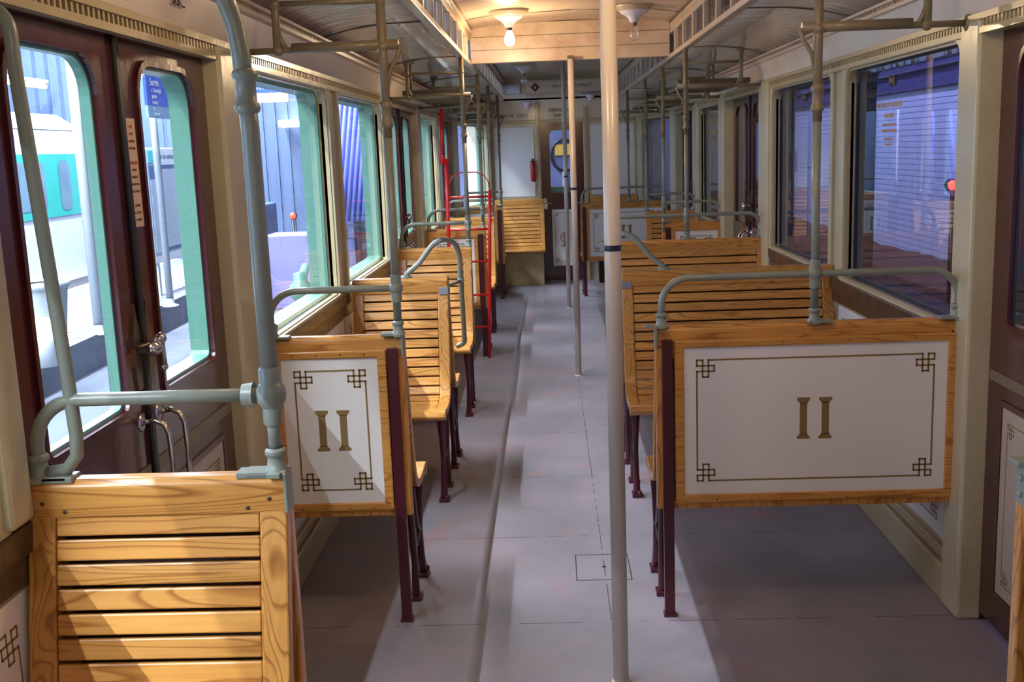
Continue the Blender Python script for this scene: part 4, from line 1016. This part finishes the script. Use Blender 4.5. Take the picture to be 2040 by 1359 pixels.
# station wall behind the train, far wall with sign
struct(MB().box(-10.2, -10, -8, 30, -.3, 7).build('wall_station', 'station_wall'))
struct(MB().box(-10.2, 8, -8, 30, 6.6, 6.7).build('ceiling_station', 'station_wall'))
cw = MB(); x = -10.0
while x < -1.0:
    cw.box(x, x+.14, 17.0, 17.1, -.4, 6.6); cw.box(x+.14, x+.2, 17.04, 17.1, -.4, 6.6); x += .2
struct(cw.build('wall_corrugated', 'corrugated'))
ds = empty('exit_sign', 'white light-box sign with a blue stripe and arrow beyond the first left window', 'sign', (-4.15, 14.9, 2.30))
MB().box(0, .62, 0, .05, .0, .42).build('box', 'sign_white', ds, bevel=.01); MB().box(0, .60, -.006, 0, .14, .29).build('blue_stripe', 'sign_blue', ds)
text('SORTIE', .10, 'sign_white', ds, (.22, -.008, .215), FACE_CAM); text('↓', .15, 'sign_white', ds, (.52, -.008, .215), FACE_CAM)
MB().tube([(.1, .03, .42), (.1, .03, 4.3)], .012).build('hanger', 'galvanised', ds)
tag(MB().box(-4.12, -3.62, 16.6, 17.01, 2.02, 2.12).build('light_strip', 'tube_glow'), 'short bright light strip below the hanging light-box sign', 'light')
pil = MB().box(-3.42, -2.98, 16.2, 16.6, -.3, 2.55)
pj = pil.build('block_pillar', 'block_wall'); tag(pj, 'grey-blue concrete block pillar beyond the second left window', 'pillar')
jn = MB()
for k in range(14): jn.box(-3.421, -2.979, 16.195, 16.2, -.1+k*.2, -.085+k*.2)
for k in range(13):
    xj = -3.2 if k % 2 else -3.32; jn.box(xj, xj+.012, 16.195, 16.2, -.1+k*.2, .1+k*.2)
    xj = -3.09; 
    if k % 2 == 0: jn.box(xj, xj+.012, 16.195, 16.2, -.1+k*.2, .1+k*.2)
jn.build('mortar_joints', 'dark_beam', pj)
dr = MB(); pts_ = []
for k in range(40):
    t = k/39; pts_.append((-2.98+.62*t, 15.6+.05*math.sin(k*1.3)))
vs = [(a_, b2, z_) for z_ in (2.5, 1.6, .6) for (a_, b2) in [(p_[0]*1.0-(2.5-z_)*.14, p_[1]) for p_ in pts_]]
dr.add(vs, [(r_*40+i_, r_*40+i_+1, (r_+1)*40+i_+1, (r_+1)*40+i_) for r_ in range(2) for i_ in range(39)], True)
dro = dr.build('draped_sheet', 'cloth_blue'); md = dro.modifiers.new('solid', 'SOLIDIFY'); md.thickness = .01
tag(dro, 'pale blue sheet hanging beside the block pillar', 'sheet')
MB().tube([(-3.05, 15.62, 2.5), (-2.30, 15.62, 2.5)], .015).build('rod', 'galvanised', dro)
MB().tube([(-2.32, 15.62, 2.5), (-2.32, 15.62, -.3)], .015).tube([(-3.02, 15.62, 2.5), (-3.02, 15.62, -.3)], .015).build('stand', 'galvanised', dro)
tag(MB().box(-3.50, -2.75, 13.0, 13.5, -.3, .62).build('cable_cabinet', 'box_lilac', None, bevel=.02), 'lilac cabinet standing beyond the first left window', 'cabinet')
tag(MB().box(-4.55, -3.78, 14.2, 14.8, -.3, .95).build('utility_cabinet', 'corrugated', None, bevel=.02), 'taller blue-grey cabinet left of the lilac cabinet', 'cabinet')
def signal(x, y, z0, z, label):
    r = empty('signal_lamp', label, 'signal lamp', (x, y, z0), 0)
    MB().tube([(0, 0, 0), (0, 0, z-z0)], .02, 10).build('post', 'rubber', r)
    MB().lathe([(.001, .0), (.05, .0), (.05, .07), (.001, .07)], (0, 0, z-z0), 16, 'y').build('housing', 'rubber', r, bevel=.01)
    MB().lathe([(.001, -.04), (.03, -.03), (.042, -.005), (.042, 0)], (0, 0, z-z0), 16, 'y').build('lens', 'red_glow', r)
signal(-3.35, 13.9, -.3, .80, 'red signal lamp glowing beyond the first left window')
signal(3.30, 8.9, -.3, 1.13, 'red signal lamp glowing beyond the large right window')
# insulator-like pipes just outside the left windows
def pipework(y, label):
    r = empty('brake_fitting', label, 'pipe fitting', (-1.45, y, -.30), 0, 'pale green pipe fittings along the outside')
    MB().lathe([(.05, 0), (.05, .9), (.062, .91), (.062, .96), (.045, .98), (.045, 1.04), (.065, 1.05), (.065, 1.12), (.04, 1.14), (.04, 1.19), (.001, 1.2)], (0, 0, 0), 20).build('upright', 'green_paint', r)
    MB().tube([(0, 0, 1.0), (-.12, .5, 1.08), (-.2, 1.0, 1.12)], .03).build('branch', 'green_paint', r)
pipework(4.7, 'pale green pipe fitting outside the bottom of the first left window'); pipework(6.1, 'pale green pipe fitting outside the bottom of the second left window')

# ================================================================== OUTSIDE RIGHT: violet wall, ground browned by bench reflections
gr = MB(); nx_, ny_ = 26, 90; vs = []; fs = []
for i_ in range(nx_):
    for j_ in range(ny_):
        x = 1.55+i_*.24; y = -6+j_*.36
        vs.append((x, y, -.30+.42*max(0, min(1, (x-2.4)/1.4))+random.uniform(-.035, .045)))
for i_ in range(nx_-1):
    for j_ in range(ny_-1): fs.append((i_*ny_+j_, (i_+1)*ny_+j_, (i_+1)*ny_+j_+1, i_*ny_+j_+1))
gr.add(vs, fs); go = gr.build('reflection_ground', 'reflection_brown'); go['kind'] = 'structure'  # ground whose brown stands in for the reflected benches
ms = MB()
for k in range(26):
    x = random.uniform(2.2, 3.3); y = random.uniform(4.5, 13); z = -.28+.42*max(0, min(1, (x-2.4)/1.4))
    ms.ball((x, y, z+.02), random.uniform(.06, .16), 8, .5)
mo = ms.build('moss', 'moss'); mo['kind'] = 'stuff'; tag(mo, 'greenish moss tufts on the brown ground outside the right windows', 'moss')
bw = MB(); z = 0.0
while z < 2.08:
    bw.box(4.5, 4.62, -6, 26, z, z+.062); bw.box(4.512, 4.62, -6, 26, z+.062, z+.07); z += .07
struct(bw.build('wall_brick', 'brick_violet'))
struct(MB().box(4.42, 4.7, -6, 26, 2.08, 2.22).box(4.40, 4.7, -6, 26, 2.30, 2.36).build('trim_15', 'dark_beam'))
struct(MB().box(4.5, 4.62, -6, 26, 2.22, 3.6).build('wall_upper', 'dark_beam'))
vl = empty('violet_strip_light', 'violet strip light along the top of the wall right of the train', 'strip light', (4.36, 9.2, 2.38))
MB().box(0, .04, 0, 4.2, 0, .05).build('diffuser', 'violet_glow', vl); MB().box(.04, .06, 0, 4.2, 0, .05).build('housing', 'rubber', vl)
rp_ = empty('panel_row', 'row of small pale and teal panels on a rail above the violet wall', 'sign row', (4.46, 8.2, 2.49))
MB().box(.02, .05, 0, 3.6, -.03, .03).box(.02, .05, .3, .36, -.26, .0).box(.02, .05, 3.2, 3.26, -.26, .0).build('rail', 'rubber', rp_)
for k in range(9): MB().box(-.02, .02, k*.42, k*.42+.22, -.07, .07).build('panel', 'sign_white' if k % 3 else 'sign_teal', rp_)
# bricks behind the end door
struct(MB().box(-1.4, 1.6, 14.2, 14.3, -.3, 2.6).build('wall_beyond', 'block_wall'))
nx = empty('end_gauge', 'round dark dial with a yellow plate seen through the far end door window', 'gauge', (.22, 14.17, 1.45))
MB().tube([(.17*math.cos(a*PI/12), 0, .20*math.sin(a*PI/12)) for a in range(25)], .018, 8).build('dial_ring', 'rubber', nx)
MB().box(-.12, .10, -.005, .01, .0, .14).build('yellow_plate', 'letter_gold', nx); MB().box(-.03, .01, -.01, .02, -.75, -.2).build('white_strip', 'sign_white', nx)
